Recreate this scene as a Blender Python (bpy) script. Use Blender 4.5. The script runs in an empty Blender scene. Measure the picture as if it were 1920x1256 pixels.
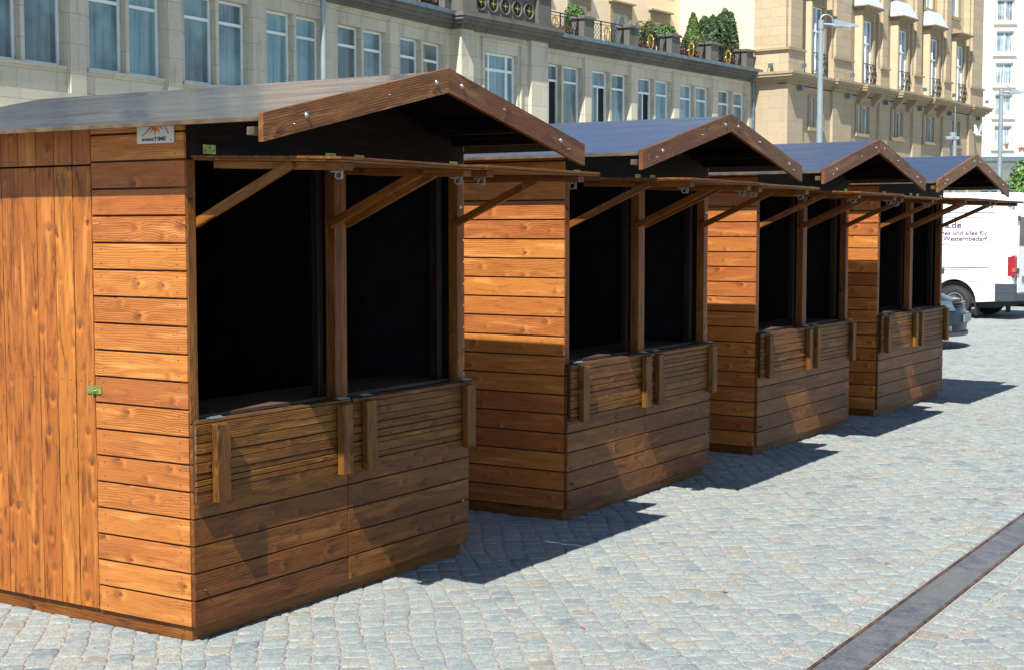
import bpy, bmesh, math, random
import numpy as np
from mathutils import Vector, Matrix
R = math.radians
random.seed(7)
S = bpy.context.scene
COL = S.collection

# ------------------------------------------------------------------ camera, sky, sun, exposure
cam = bpy.data.cameras.new('camera'); cam.lens = 51.91; cam.sensor_width = 36
cam.clip_start = .05; cam.clip_end = 3000
co = bpy.data.objects.new('camera', cam); COL.objects.link(co)
co.location = (0, 0, 1.74); co.rotation_euler = (math.pi / 2 - .0711, 0, 0)
S.camera = co
SUN_H = Vector((.253, .739, 0))          # horizontal travel of light per unit of drop
SUN_DIR = Vector((SUN_H.x, SUN_H.y, -1)).normalized()
elev = math.asin(-SUN_DIR.z)
W = bpy.data.worlds.new('World'); S.world = W; W.use_nodes = True
wn = W.node_tree; bg = wn.nodes['Background']
sky = wn.nodes.new('ShaderNodeTexSky'); sky.sky_type = 'NISHITA'; sky.sun_disc = False
sky.sun_elevation = elev
sky.sun_rotation = math.atan2(-SUN_DIR.x, -SUN_DIR.y)
sky.air_density = 1.0; sky.dust_density = .2; sky.ozone_density = 3.6
wn.links.new(sky.outputs[0], bg.inputs[0]); bg.inputs[1].default_value = .085
sl = bpy.data.lights.new('sun', 'SUN'); sl.energy = 5.0; sl.angle = R(.5); sl.color = (1, .97, .90)
so = bpy.data.objects.new('sun', sl); COL.objects.link(so)
so.rotation_euler = SUN_DIR.to_track_quat('-Z', 'Y').to_euler(); so.location = (-10, -20, 30)
S.view_settings.view_transform = 'Standard'; S.view_settings.look = 'None'
S.cycles.diffuse_bounces = 2
S.view_settings.exposure = .85; S.view_settings.gamma = 1

# ------------------------------------------------------------------ tagging helpers
def tag(o, label=None, cat=None, group=None, kind=None):
    if label: o['label'] = label
    if cat: o['category'] = cat
    if group: o['group'] = group
    if kind: o['kind'] = kind
    return o
def empty(name, loc, rz=0, label=None, cat=None, group=None):
    o = bpy.data.objects.new(name, None); COL.objects.link(o)
    o.location = loc; o.rotation_euler = (0, 0, rz); o.empty_display_size = .1
    return tag(o, label, cat, group)
def copy_tree(o, parent=None):
    c = o.copy(); COL.objects.link(c); c.parent = parent
    for ch in list(o.children): copy_tree(ch, c)
    return c

# ------------------------------------------------------------------ mesh builder
class MB:
    def __init__(s): s.v = []; s.f = []; s.uv = []; s.mi = []; s.k = 0
    def quadf(s, pts, uvs, mi=0):
        b = len(s.v); s.v += [tuple(p) for p in pts]
        s.f.append(tuple(range(b, b + len(pts)))); s.uv.append(list(uvs)); s.mi.append(mi)
    def box(s, a, b, M=None, mode='grain', axis=None, mi=0, taper=None):
        x0, y0, z0 = (min(a[i], b[i]) for i in range(3)); x1, y1, z1 = (max(a[i], b[i]) for i in range(3))
        P = [Vector(p) for p in ((x0,y0,z0),(x1,y0,z0),(x1,y1,z0),(x0,y1,z0),(x0,y0,z1),(x1,y0,z1),(x1,y1,z1),(x0,y1,z1))]
        if axis is None:
            d = (x1-x0, y1-y0, z1-z0); axis = d.index(max(d))
        ku = 50 * random.randint(1, 160) + 20 + random.random() * 8; kv = random.random() * 9
        Q = [M @ p for p in P] if M is not None else P
        base = len(s.v); s.v += [tuple(q) for q in Q]
        for f, ax in (((0,3,2,1),2),((4,5,6,7),2),((0,1,5,4),1),((2,3,7,6),1),((1,2,6,5),0),((3,0,4,7),0)):
            s.f.append(tuple(base + i for i in f)); s.mi.append(mi); u = []
            for i in f:
                p = P[i]
                if mode == 'grain':
                    o = [k for k in range(3) if k != axis]
                    if ax == axis: u.append((ku + p[o[0]] * .3, kv + p[o[1]] * 1.0 + p[o[0]]))
                    else:
                        c = [k for k in o if k != ax][0]
                        u.append((ku + p[axis], kv + p[c] + (.07 * ax)))
                else:                                        # wall: metres, continuous
                    if ax == 2: u.append((p.x, p.y))
                    elif ax == 1: u.append((p.x, p.z))
                    else: u.append((p.y + .45, p.z))
            s.uv.append(u)
    def prism(s, poly, axis, t0, t1, M=None, mi=0, mode='grain', gdir=None):
        """poly: 2-D points (counter-clockwise) in the two other axes; extruded t0..t1 along axis"""
        n = len(poly); o = [k for k in range(3) if k != axis]
        ku = 50 * random.randint(1, 160) + 20; kv = random.random() * 9
        def P(p, t):
            q = [0, 0, 0]; q[o[0]], q[o[1]], q[axis] = p[0], p[1], t
            q = Vector(q); return M @ q if M is not None else q
        g = Vector(gdir or (1, 0)).normalized(); h = Vector((-g.y, g.x))
        def U(p, extra=0):
            if mode == 'wall': return (p[0], p[1] + extra)
            q = Vector(p); return (ku + q.dot(g), kv + q.dot(h) + extra)
        s.quadf([P(p, t0) for p in poly], [U(p) for p in poly], mi)
        s.quadf([P(p, t1) for p in reversed(poly)], [U(p) for p in reversed(poly)], mi)
        for i in range(n):
            a, b = poly[i], poly[(i+1) % n]
            s.quadf([P(a,t0), P(a,t1), P(b,t1), P(b,t0)], [U(a), U(a, t1-t0), U(b, t1-t0), U(b)], mi)
    def tube(s, pts, r, n=8, mi=0, cap=True, M=None):
        pts = [Vector(p) for p in pts]
        rs = r if isinstance(r, (list, tuple)) else [r] * len(pts)
        base = len(s.v); prev = None
        for i, p in enumerate(pts):
            t = (pts[min(i+1, len(pts)-1)] - pts[max(i-1, 0)]).normalized()
            if prev is None:
                a = Vector((0, 0, 1)) if abs(t.z) < .9 else Vector((1, 0, 0)); x = t.cross(a).normalized()
            else: x = (prev - t * prev.dot(t)).normalized()
            prev = x; y = t.cross(x)
            for j in range(n):
                an = 2 * math.pi * j / n; q = p + (x * math.cos(an) + y * math.sin(an)) * rs[i]
                s.v.append(tuple(M @ q if M is not None else q))
        for i in range(len(pts) - 1):
            for j in range(n):
                a = base + i*n + j; b = base + i*n + (j+1) % n
                s.f.append((a, b, b+n, a+n)); s.mi.append(mi)
                s.uv.append([(j/n, i), ((j+1)/n, i), ((j+1)/n, i+1), (j/n, i+1)])
        if cap:
            s.f.append(tuple(base + j for j in reversed(range(n)))); s.mi.append(mi); s.uv.append([(0,0)]*n)
            e = base + (len(pts)-1)*n
            s.f.append(tuple(e + j for j in range(n))); s.mi.append(mi); s.uv.append([(0,0)]*n)
    def lathe(s, prof, n=20, M=None, mi=0, closed=True):
        """prof: (radius, height) pairs revolved about local z"""
        base = len(s.v)
        for r_, z in prof:
            for j in range(n):
                a = 2*math.pi*j/n; q = Vector((r_*math.cos(a), r_*math.sin(a), z)); s.v.append(tuple(M @ q if M is not None else q))
        for i in range(len(prof)-1):
            for j in range(n):
                a = base+i*n+j; b = base+i*n+(j+1)%n
                s.f.append((a, b, b+n, a+n)); s.mi.append(mi); s.uv.append([(j/n,i),((j+1)/n,i),((j+1)/n,i+1),(j/n,i+1)])
        if closed:
            s.f.append(tuple(base+j for j in reversed(range(n)))); s.mi.append(mi); s.uv.append([(0,0)]*n)
            e = base+(len(prof)-1)*n; s.f.append(tuple(e+j for j in range(n))); s.mi.append(mi); s.uv.append([(0,0)]*n)
    def build(s, name, mats, parent=None, bevel=0, smooth=False, seg=1):
        me = bpy.data.meshes.new(name); me.from_pydata(s.v, [], s.f)
        uvl = me.uv_layers.new(name='UVMap')
        uvl.data.foreach_set('uv', [c for fu in s.uv for p in fu for c in p])
        mats = mats if isinstance(mats, (list, tuple)) else [mats]
        for m in mats: me.materials.append(m)
        me.polygons.foreach_set('material_index', s.mi)
        if smooth:
            me.polygons.foreach_set('use_smooth', [True]*len(me.polygons)); me.set_sharp_from_angle(angle=R(38))
        me.update()
        o = bpy.data.objects.new(name, me); COL.objects.link(o); o.parent = parent
        if bevel:
            b = o.modifiers.new('bevel', 'BEVEL'); b.width = bevel; b.segments = seg; b.limit_method = 'ANGLE'; b.angle_limit = R(50)
        return o

# ------------------------------------------------------------------ materials
class NT:
    def __init__(s, name):
        s.m = bpy.data.materials.new(name); s.m.use_nodes = True; s.t = s.m.node_tree
        s.b = s.t.nodes['Principled BSDF']
    def n(s, typ, ins=None, **pr):
        nd = s.t.nodes.new('ShaderNode' + typ)
        for k, v in pr.items(): setattr(nd, k, v)
        for k, v in (ins or {}).items():
            if isinstance(v, bpy.types.NodeSocket): s.t.links.new(v, nd.inputs[k])
            else: nd.inputs[k].default_value = v
        return nd
    def mt(s, op, a, b=0.0, c=0.0, clamp=False):
        return s.n('Math', {0: a, 1: b, 2: c}, operation=op, use_clamp=clamp).outputs[0]
    def mix(s, f, a, b, bt='MIX'):
        nd = s.n('MixRGB', {0: f, 1: a, 2: b}, blend_type=bt); return nd.outputs[0]
    def mr(s, v, a, b, c=0.0, d=1.0, smooth=True):
        return s.n('MapRange', {0: v, 1: a, 2: b, 3: c, 4: d}, interpolation_type='SMOOTHSTEP' if smooth else 'LINEAR').outputs[0]
    def ramp(s, v, stops):
        nd = s.n('ValToRGB', {0: v}); e = nd.color_ramp.elements
        while len(e) < len(stops): e.new(.5)
        for x, (p, c) in zip(e, stops): x.position = p; x.color = (*c, 1)
        return nd.outputs[0]
    def set(s, **k):
        for a, v in k.items():
            a = a.replace('_', ' ')
            if isinstance(v, bpy.types.NodeSocket): s.t.links.new(v, s.b.inputs[a])
            else: s.b.inputs[a].default_value = v
    def bump(s, h, strength=.4, dist=.01):
        s.set(Normal=s.n('Bump', {'Height': h, 'Strength': strength, 'Distance': dist}).outputs[0])
def rgb(c): return (*c, 1)

def wood(name, light, dark, blotch=.55, rough=.5, contrast=1.0):
    w = NT(name); uv = w.n('UVMap').outputs[0]; sp = w.n('SeparateXYZ', {0: uv})
    U, V = sp.outputs[0], sp.outputs[1]
    k = w.mt('FLOOR', w.mt('DIVIDE', U, 50.0)); u = w.mt('SUBTRACT', U, w.mt('MULTIPLY', k, 50.0))
    rn = w.n('TexWhiteNoise', {1: k}, noise_dimensions='1D')
    def vec(a, b, c): return w.n('CombineXYZ', {0: w.mt('MULTIPLY', u, a), 1: w.mt('MULTIPLY', V, b), 2: w.mt('MULTIPLY', k, c)}).outputs[0]
    n1 = w.n('TexNoise', {'Vector': vec(1.1, 7.0, 3.3), 'Scale': 1.0, 'Detail': 3.0, 'Roughness': .55}).outputs[0]
    dn = w.n('TexNoise', {'Vector': vec(26.0, 46.0, 4.1), 'Scale': 1.0, 'Detail': 2.0}).outputs[1]
    k2 = w.n('CombineXYZ', {0: w.mt('ADD', w.mt('MULTIPLY', u, 6.6), w.mt('MULTIPLY', k, 7.31)), 1: w.mt('ADD', w.mt('MULTIPLY', V, 10.5), w.mt('MULTIPLY', k, 3.17)), 2: 0.0}).outputs[0]
    kv = w.n('VectorMath', {0: k2, 1: w.n('VectorMath', {0: dn, 1: (.14, .20, .0)}, operation='MULTIPLY').outputs[0]}, operation='ADD').outputs[0]
    vn = w.n('TexVoronoi', {'Vector': kv, 'Scale': 1.0, 'Randomness': 1.0}, voronoi_dimensions='2D')
    on = w.n('SeparateColor', {0: vn.outputs['Color']}).outputs[0]
    size = w.mr(on, .30, .98, .30, -.02)                    # many small knots, few large ones, some cells none
    vo = w.mt('ADD', vn.outputs['Distance'], size)
    side = w.n('SeparateXYZ', {0: w.n('VectorMath', {0: kv, 1: vn.outputs['Position']}, operation='SUBTRACT').outputs[0]}).outputs[0]
    near = w.mr(vo, .0, .55, 1.0, 0.0)
    ph = w.mt('ADD', w.mt('ADD', w.mt('MULTIPLY', V, 620.0), w.mt('MULTIPLY', n1, 44.0)), w.mt('MULTIPLY', near, 10.0))
    g = w.mt('MULTIPLY_ADD', w.mt('SINE', ph), .5, .5)
    g2 = w.mt('POWER', g, 1.7)
    fine = w.n('TexNoise', {'Vector': vec(9.0, 420.0, 1.9), 'Scale': 1.0, 'Detail': 2.0}).outputs[0]
    bl = w.n('TexNoise', {'Vector': vec(5.5, 34.0, 7.1), 'Scale': 1.0, 'Detail': 6.0, 'Roughness': .68, 'Distortion': .5}).outputs[0]
    amt = w.mr(w.n('TexNoise', {'Vector': vec(.9, 3.0, 2.1), 'Scale': 1.0}).outputs[0], .36, .70, .12, .85)
    rc = w.n('SeparateColor', {0: rn.outputs[1]}).outputs[1]
    bold = w.mr(rc, .55, 1.0, .55, 1.9)
    fac = w.mt('ADD', w.mt('MULTIPLY', w.mt('MULTIPLY', g2, amt), w.mt('MULTIPLY', bold, contrast)), w.mt('MULTIPLY', w.mt('SUBTRACT', fine, .5), .95 * contrast))
    mid = tuple((a*.45 + b*.55) for a, b in zip(light, dark))
    c = w.mix(w.mt('ADD', fac, .0, clamp=True), rgb(light), rgb(mid))
    c = w.mix(w.mr(bl, .44, .74, 0, min(1, blotch*1.5)), c, rgb(dark))
    hi = w.n('TexNoise', {'Vector': vec(2.6, 22.0, 11.3), 'Scale': 1.0, 'Detail': 5.0, 'Distortion': .6}).outputs[0]
    c = w.mix(w.mr(hi, .50, .74, 0, .75), c, rgb((min(1, light[0]*1.45 + .02), min(1, light[1]*1.75 + .01), light[2]*2.2 + .004)))
    halo = w.mt('MULTIPLY', w.mr(vo, .13, .34, 1.0, 0), w.mr(side, -.12, .12, 1.0, 0.0))
    c = w.mix(w.mt('MULTIPLY', halo, .45), c, rgb(tuple(min(1, x*1.7) for x in light)))
    halo2 = w.mt('MULTIPLY', w.mr(vo, .10, .40, 1.0, 0), w.mr(side, -.10, .14, 0.0, 1.0))
    c = w.mix(w.mt('MULTIPLY', halo2, .55), c, rgb(tuple(x*.9 for x in dark)))
    c = w.mix(w.mr(vo, .03, .11, .8, 0), c, rgb(tuple(x*.85 for x in dark)))
    hsv = w.n('HueSaturation', {'Hue': w.mt('MULTIPLY_ADD', rn.outputs[0], .012, .490), 'Saturation': 1.0,
              'Value': w.mt('MULTIPLY_ADD', rn.outputs[0], .36, .80), 'Color': c}).outputs[0]
    w.b.inputs['Specular IOR Level'].default_value = .28
    w.set(Base_Color=hsv, Roughness=w.mt('MULTIPLY_ADD', fine, .2, rough - .1))
    h = w.mt('ADD', w.mt('MULTIPLY', w.mt('MULTIPLY', g2, amt), -.8), w.mt('MULTIPLY', w.mt('ADD', fine, w.mt('MULTIPLY', near, 1.2)), .5))
    w.bump(h, .8, .0025)
    return w.m

def stone(name, c1, c2, bw=.95, bh=.42, mortar=.007, stain=(.24,.225,.19), st=.5, mc=None, bump=.3, sq=0.5):
    w = NT(name); uv = w.n('UVMap').outputs[0]
    br = w.n('TexBrick', {'Vector': uv, 'Color1': rgb(c1), 'Color2': rgb(c2), 'Mortar': rgb(mc or tuple(x*.42 for x in c1)),
             'Scale': 1.0, 'Mortar Size': mortar, 'Mortar Smooth': .3, 'Bias': 0.0, 'Brick Width': bw, 'Row Height': bh}, offset=sq)
    n1 = w.n('TexNoise', {'Vector': w.n('Mapping', {'Vector': uv, 'Scale': (2.2, .5, 1)}).outputs[0], 'Scale': 1.0, 'Detail': 6.0, 'Roughness': .62}).outputs[0]
    n2 = w.n('TexNoise', {'Vector': uv, 'Scale': 18.0, 'Detail': 5.0}).outputs[0]
    n3 = w.n('TexNoise', {'Vector': w.n('Mapping', {'Vector': uv, 'Scale': (1.0, 9.0, 1)}).outputs[0], 'Scale': 1.3, 'Detail': 4.0}).outputs[0]
    c = w.mix(w.mr(n1, .48, .78, 0, st), br.outputs[0], rgb(stain))
    c = w.mix(w.mr(n3, .4, .7, 0, .22), c, rgb(tuple(x*.7 for x in c1)))
    c = w.mix(w.mr(n2, .3, .75, 0, .28), c, rgb(tuple(min(1, x*1.25) for x in c1)))
    w.set(Base_Color=c, Roughness=.9); w.b.inputs['Specular IOR Level'].default_value = .25
    w.bump(w.mt('ADD', w.mt('MULTIPLY', br.outputs[1], -1.0), w.mt('MULTIPLY', n2, .25)), bump, .02)
    return w.m

def plain(name, c, rough=.6, metal=0.0, var=.18, scale=6.0, spec=.5, coat=0.0, bump=0.0, c2=None, emis=None, alpha=None):
    w = NT(name); tc = w.n('TexCoord').outputs['Object']
    n = w.n('TexNoise', {'Vector': tc, 'Scale': scale, 'Detail': 5.0, 'Roughness': .6}).outputs[0]
    col = w.mix(w.mr(n, .35, .7, 0, 1), rgb(tuple(x*(1-var) for x in c)), rgb(c2 or tuple(min(1, x*(1+var)) for x in c)))
    w.set(Base_Color=col, Roughness=rough, Metallic=metal)
    w.b.inputs['Specular IOR Level'].default_value = spec; w.b.inputs['Coat Weight'].default_value = coat
    if bump: w.bump(n, bump, .01)
    return w.m

M = {}
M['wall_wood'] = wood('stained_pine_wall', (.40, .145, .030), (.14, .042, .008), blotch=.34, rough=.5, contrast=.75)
M['door_wood'] = wood('streaked_pine_door', (.37, .125, .020), (.075, .026, .007), blotch=.75, rough=.5)
M['front_wood_shaded'] = wood('stained_pine_front_shaded', (.175, .060, .008), (.036, .012, .003), rough=.5, contrast=1.15)  # stained pine, darkened so the shade on the fronts is in its colour
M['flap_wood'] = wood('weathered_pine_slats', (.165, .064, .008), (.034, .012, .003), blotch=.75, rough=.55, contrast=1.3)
M['fascia_wood'] = wood('brown_pine_fascia', (.195, .082, .022), (.045, .017, .006), blotch=.55, rough=.5, contrast=2.2)
M['inner_wood_shaded'] = wood('shade_dark_inner_wood', (.016, .007, .004), (.008, .004, .003), rough=.6)  # nearly black: the shade inside the stall is put into the wood colour
M['shade_lining'] = plain('black_shade_lining', (.011, .010, .012), .85, var=.3)  # black colour imitates deep shade inside the stalls and under the roofs
M['inner_wood_shaded'].node_tree.nodes['Principled BSDF'].inputs['Specular IOR Level'].default_value = .2
M['counter'] = wood('greyed_counter_board', (.09, .05, .03), (.03, .018, .012), rough=.55)
M['shade_lining'].node_tree.nodes['Principled BSDF'].inputs['Specular IOR Level'].default_value = .1
M['nail'] = plain('dark_nail_head', (.035, .02, .015), .5)
M['plank_gap'] = plain('dark_stained_backing', (.035, .014, .006), .8)
M['ply_edge'] = plain('weathered_plywood_edge', (.085, .055, .028), .75, var=.35, scale=14)
M['zinc'] = plain('zinc_plated_steel', (.62, .66, .66), .28, 1.0, .1)
M['yzinc'] = plain('yellow_zinc_plate', (.34, .40, .12), .38, .8, .2, 40)
M['galv'] = plain('galvanised_hinge', (.24, .29, .27), .5, .6, .15)
# roof film
w = NT('dark_roof_film'); tc = w.n('TexCoord').outputs['Object']
n = w.n('TexNoise', {'Vector': w.n('Mapping', {'Vector': tc, 'Scale': (6, .8, 1)}).outputs[0], 'Scale': 2.0, 'Detail': 6.0, 'Roughness': .65}).outputs[0]
n2 = w.n('TexNoise', {'Vector': tc, 'Scale': 55.0, 'Detail': 3.0}).outputs[0]
c = w.mix(w.mr(n, .4, .7), rgb((.026, .030, .052)), rgb((.040, .044, .070)))
c = w.mix(w.mr(w.n('TexNoise', {'Vector': w.n('Mapping', {'Vector': tc, 'Scale': (9, 1.0, 1)}).outputs[0], 'Scale': 3.0, 'Detail': 7.0, 'Roughness': .75}).outputs[0], .55, .8, 0, .5), c, rgb((.16, .165, .16)))
w.set(Base_Color=c, Roughness=w.mr(n, .3, .75, .10, .24)); w.b.inputs['Specular IOR Level'].default_value = .36
w.bump(w.n('TexNoise', {'Vector': w.n('Mapping', {'Vector': tc, 'Scale': (1.2, .5, 1)}).outputs[0], 'Scale': 2.2, 'Detail': 2.0}).outputs[0], .35, .02); M['roof_film'] = w.m
M['stone_wing'] = stone('pale_grey_limestone', (.60, .55, .42), (.50, .46, .355), 1.05, .62, .007, st=.8)
M['stone_soot'] = stone('sooty_limestone', (.155, .148, .125), (.115, .11, .095), 1.4, 2.0, .004, stain=(.03, .032, .036), st=1.0)
M['stone_tower'] = stone('yellow_sandstone', (.50, .40, .265), (.40, .33, .225), .82, .36, .006, stain=(.44, .27, .12), st=.7)
M['stone_tower_low'] = stone('smooth_sandstone', (.43, .34, .225), (.38, .305, .21), 1.3, .5, .004, stain=(.26, .23, .17), st=.45)
M['stone_trim'] = stone('sandstone_trim', (.37, .29, .18), (.32, .255, .165), 1.6, 3.0, .004, stain=(.22, .19, .14), st=.7)
M['peach'] = plain('peach_render', (.88, .68, .46), .9, var=.05, scale=1.2, spec=.2)
M['tower_render'] = plain('tower_peach_render', (.58, .45, .30), .9, var=.05, scale=1.2, spec=.2)
M['cream'] = plain('cream_render', (.74, .64, .44), .9, var=.03, scale=.8, spec=.2)
M['white_render'] = plain('offwhite_render', (.82, .77, .67), .9, var=.03, scale=.4, spec=.2)
M['white_frame'] = plain('white_window_frame', (.80, .86, .84), .4, var=.05)
M['gutter'] = plain('blue_grey_zinc_gutter', (.16, .21, .235), .4, .5, .2)
M['iron'] = plain('black_wrought_iron', (.02, .022, .024), .45, .3)
M['gold'] = plain('gilded_metal', (.75, .52, .14), .3, .9, .2, 30)
M['void'] = plain('dark_room', (.012, .012, .012), .9)
def glass(name, a, b, dens=16.0):
    w = NT(name); uv = w.n('UVMap').outputs[0]; oi = w.n('ObjectInfo').outputs['Random']
    sp = w.n('SeparateXYZ', {0: uv})
    x = w.mt('ADD', sp.outputs[0], w.mt('MULTIPLY', oi, 37.0))
    n = w.n('TexNoise', {'Vector': w.n('CombineXYZ', {0: w.mt('MULTIPLY', x, dens), 1: w.mt('MULTIPLY', sp.outputs[1], .35), 2: 0.0}).outputs[0], 'Scale': 1.0, 'Detail': 2.0}).outputs[0]
    big = w.n('TexNoise', {'Vector': w.n('CombineXYZ', {0: w.mt('MULTIPLY', x, 1.3), 1: sp.outputs[1], 2: 0.0}).outputs[0], 'Scale': 1.0, 'Detail': 2.0}).outputs[0]
    c = w.mix(w.mr(n, .38, .62), rgb(a), rgb(b)); c = w.mix(w.mr(big, .50, .70, 0, .5), c, rgb(tuple(q*.35 for q in a)))
    c = w.n('HueSaturation', {'Hue': .5, 'Saturation': w.mt('MULTIPLY_ADD', oi, .5, .6), 'Value': w.mt('MULTIPLY_ADD', oi, .9, .5), 'Color': c}).outputs[0]
    cl = w.n('TexNoise', {'Vector': w.n('CombineXYZ', {0: x, 1: sp.outputs[1], 2: 0.0}).outputs[0], 'Scale': .8, 'Detail': 2.0, 'Distortion': .3}).outputs[0]
    c = w.mix(w.mr(cl, .45, .72, 0, .45), c, rgb(tuple(min(1, q*1.9) for q in b)))  # cloud reflections painted into the pane colour
    w.set(Base_Color=c, Roughness=.04); w.b.inputs['Specular IOR Level'].default_value = .8
    big2 = w.n('TexNoise', {'Vector': uv, 'Scale': 2.2, 'Detail': 1.0}).outputs[0]
    w.bump(big2, .25, .01)
    return w.m
M['glass'] = glass('window_glass_with_curtain', (.10, .19, .205), (.17, .27, .285), 9)
M['glass_white'] = glass('bright_window_glass', (.10, .2, .26), (.45, .52, .52), 6)
M['leaf'] = None
def leafmat(name, a, b):
    w = NT(name); uv = w.n('UVMap').outputs[0]; sp = w.n('SeparateXYZ', {0: uv})
    c = w.mix(sp.outputs[0], rgb(a), rgb(b)); w.set(Base_Color=c, Roughness=.55)
    w.b.inputs['Subsurface Weight'].default_value = 0
    return w.m
M['leaf_bright'] = leafmat('fresh_green_leaves', (.02, .075, .008), (.07, .19, .018))
M['leaf_conifer'] = leafmat('conifer_needles', (.010, .030, .007), (.035, .075, .014))
M['leaf_yellow'] = leafmat('yellow_green_needles', (.03, .06, .008), (.09, .14, .02))
M['leaf_tree'] = leafmat('plane_tree_leaves', (.03, .09, .012), (.12, .27, .03))
M['flower'] = leafmat('pink_petals', (.35, .03, .06), (.5, .12, .2))
M['bark'] = plain('bark', (.09, .065, .045), .9)
M['terracotta'] = plain('terracotta', (.35, .12, .06), .8)
M['lamp_grey'] = plain('grey_painted_steel', (.30, .35, .37), .4, .3, .06, 3)
M['copper_white'] = plain('pale_sheet_metal_hood', (.50, .55, .60), .5, 0.0, .06)

# ------------------------------------------------------------------ ground: sand bed, setts, drain
def ground_mat():
    w = NT('sand_and_far_setts'); tc = w.n('TexCoord').outputs['Object']
    br = w.n('TexBrick', {'Vector': w.n('Mapping', {'Vector': tc, 'Rotation': (0, 0, R(-7))}).outputs[0], 'Color1': rgb((.34, .36, .36)), 'Color2': rgb((.27, .30, .33)),
             'Mortar': rgb((.30, .27, .23)), 'Scale': 1.0, 'Mortar Size': .008, 'Brick Width': .14, 'Row Height': .12})
    n = w.n('TexNoise', {'Vector': tc, 'Scale': 140.0, 'Detail': 4.0}).outputs[0]
    n2 = w.n('TexNoise', {'Vector': tc, 'Scale': .6, 'Detail': 5.0}).outputs[0]
    far = w.mr(w.n('SeparateXYZ', {0: tc}).outputs[1], 38.0, 42.0)
    sand = w.mix(w.mr(n, .3, .7), rgb((.13, .105, .095)), rgb((.42, .39, .33)))
    c = w.mix(far, sand, br.outputs[0]); c = w.mix(w.mr(n2, .4, .7, 0, .25), c, rgb((.2, .2, .19)))
    w.set(Base_Color=c, Roughness=.9); w.bump(n, .5, .004)
    return w.m
g = MB(); g.quadf([(-300,-60,-.0042),(300,-60,-.0042),(300,600,-.0042),(-300,600,-.0042)], [(0,0),(1,0),(1,1),(0,1)])
tag(g.build('ground', ground_mat()), kind='structure')

w = NT('granite_setts'); uv = w.n('UVMap').outputs[0]; tc = w.n('TexCoord').outputs['Object']
sp = w.n('SeparateXYZ', {0: uv}); r1, r2 = sp.outputs[0], sp.outputs[1]
c = w.ramp(r1, [(0, (.14, .18, .20)), (.06, (.22, .255, .265)), (.40, (.275, .305, .295)), (.80, (.31, .33, .305)), (.95, (.32, .31, .26)), (1, (.26, .22, .17))])
n = w.n('TexNoise', {'Vector': tc, 'Scale': 95.0, 'Detail': 6.0, 'Roughness': .75}).outputs[0]
n2 = w.n('TexNoise', {'Vector': tc, 'Scale': .55, 'Detail': 5.0, 'Roughness': .6}).outputs[0]
n3 = w.n('TexNoise', {'Vector': tc, 'Scale': 22.0, 'Detail': 4.0}).outputs[0]
c = w.mix(w.mr(n, .44, .58, 0, .75), c, rgb((.135, .15, .15)))
c = w.mix(w.mr(n3, .42, .72, 0, .5), c, rgb((.38, .385, .35)))
c = w.mix(w.mr(n2, .50, .72, 0, .5), c, rgb((.19, .20, .195)))
w.set(Base_Color=c, Roughness=.85); w.b.inputs['Specular IOR Level'].default_value = .2
w.bump(w.mt('ADD', w.mt('MULTIPLY', n, .9), n3), .9, .007)
M['setts'] = w.m

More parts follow.
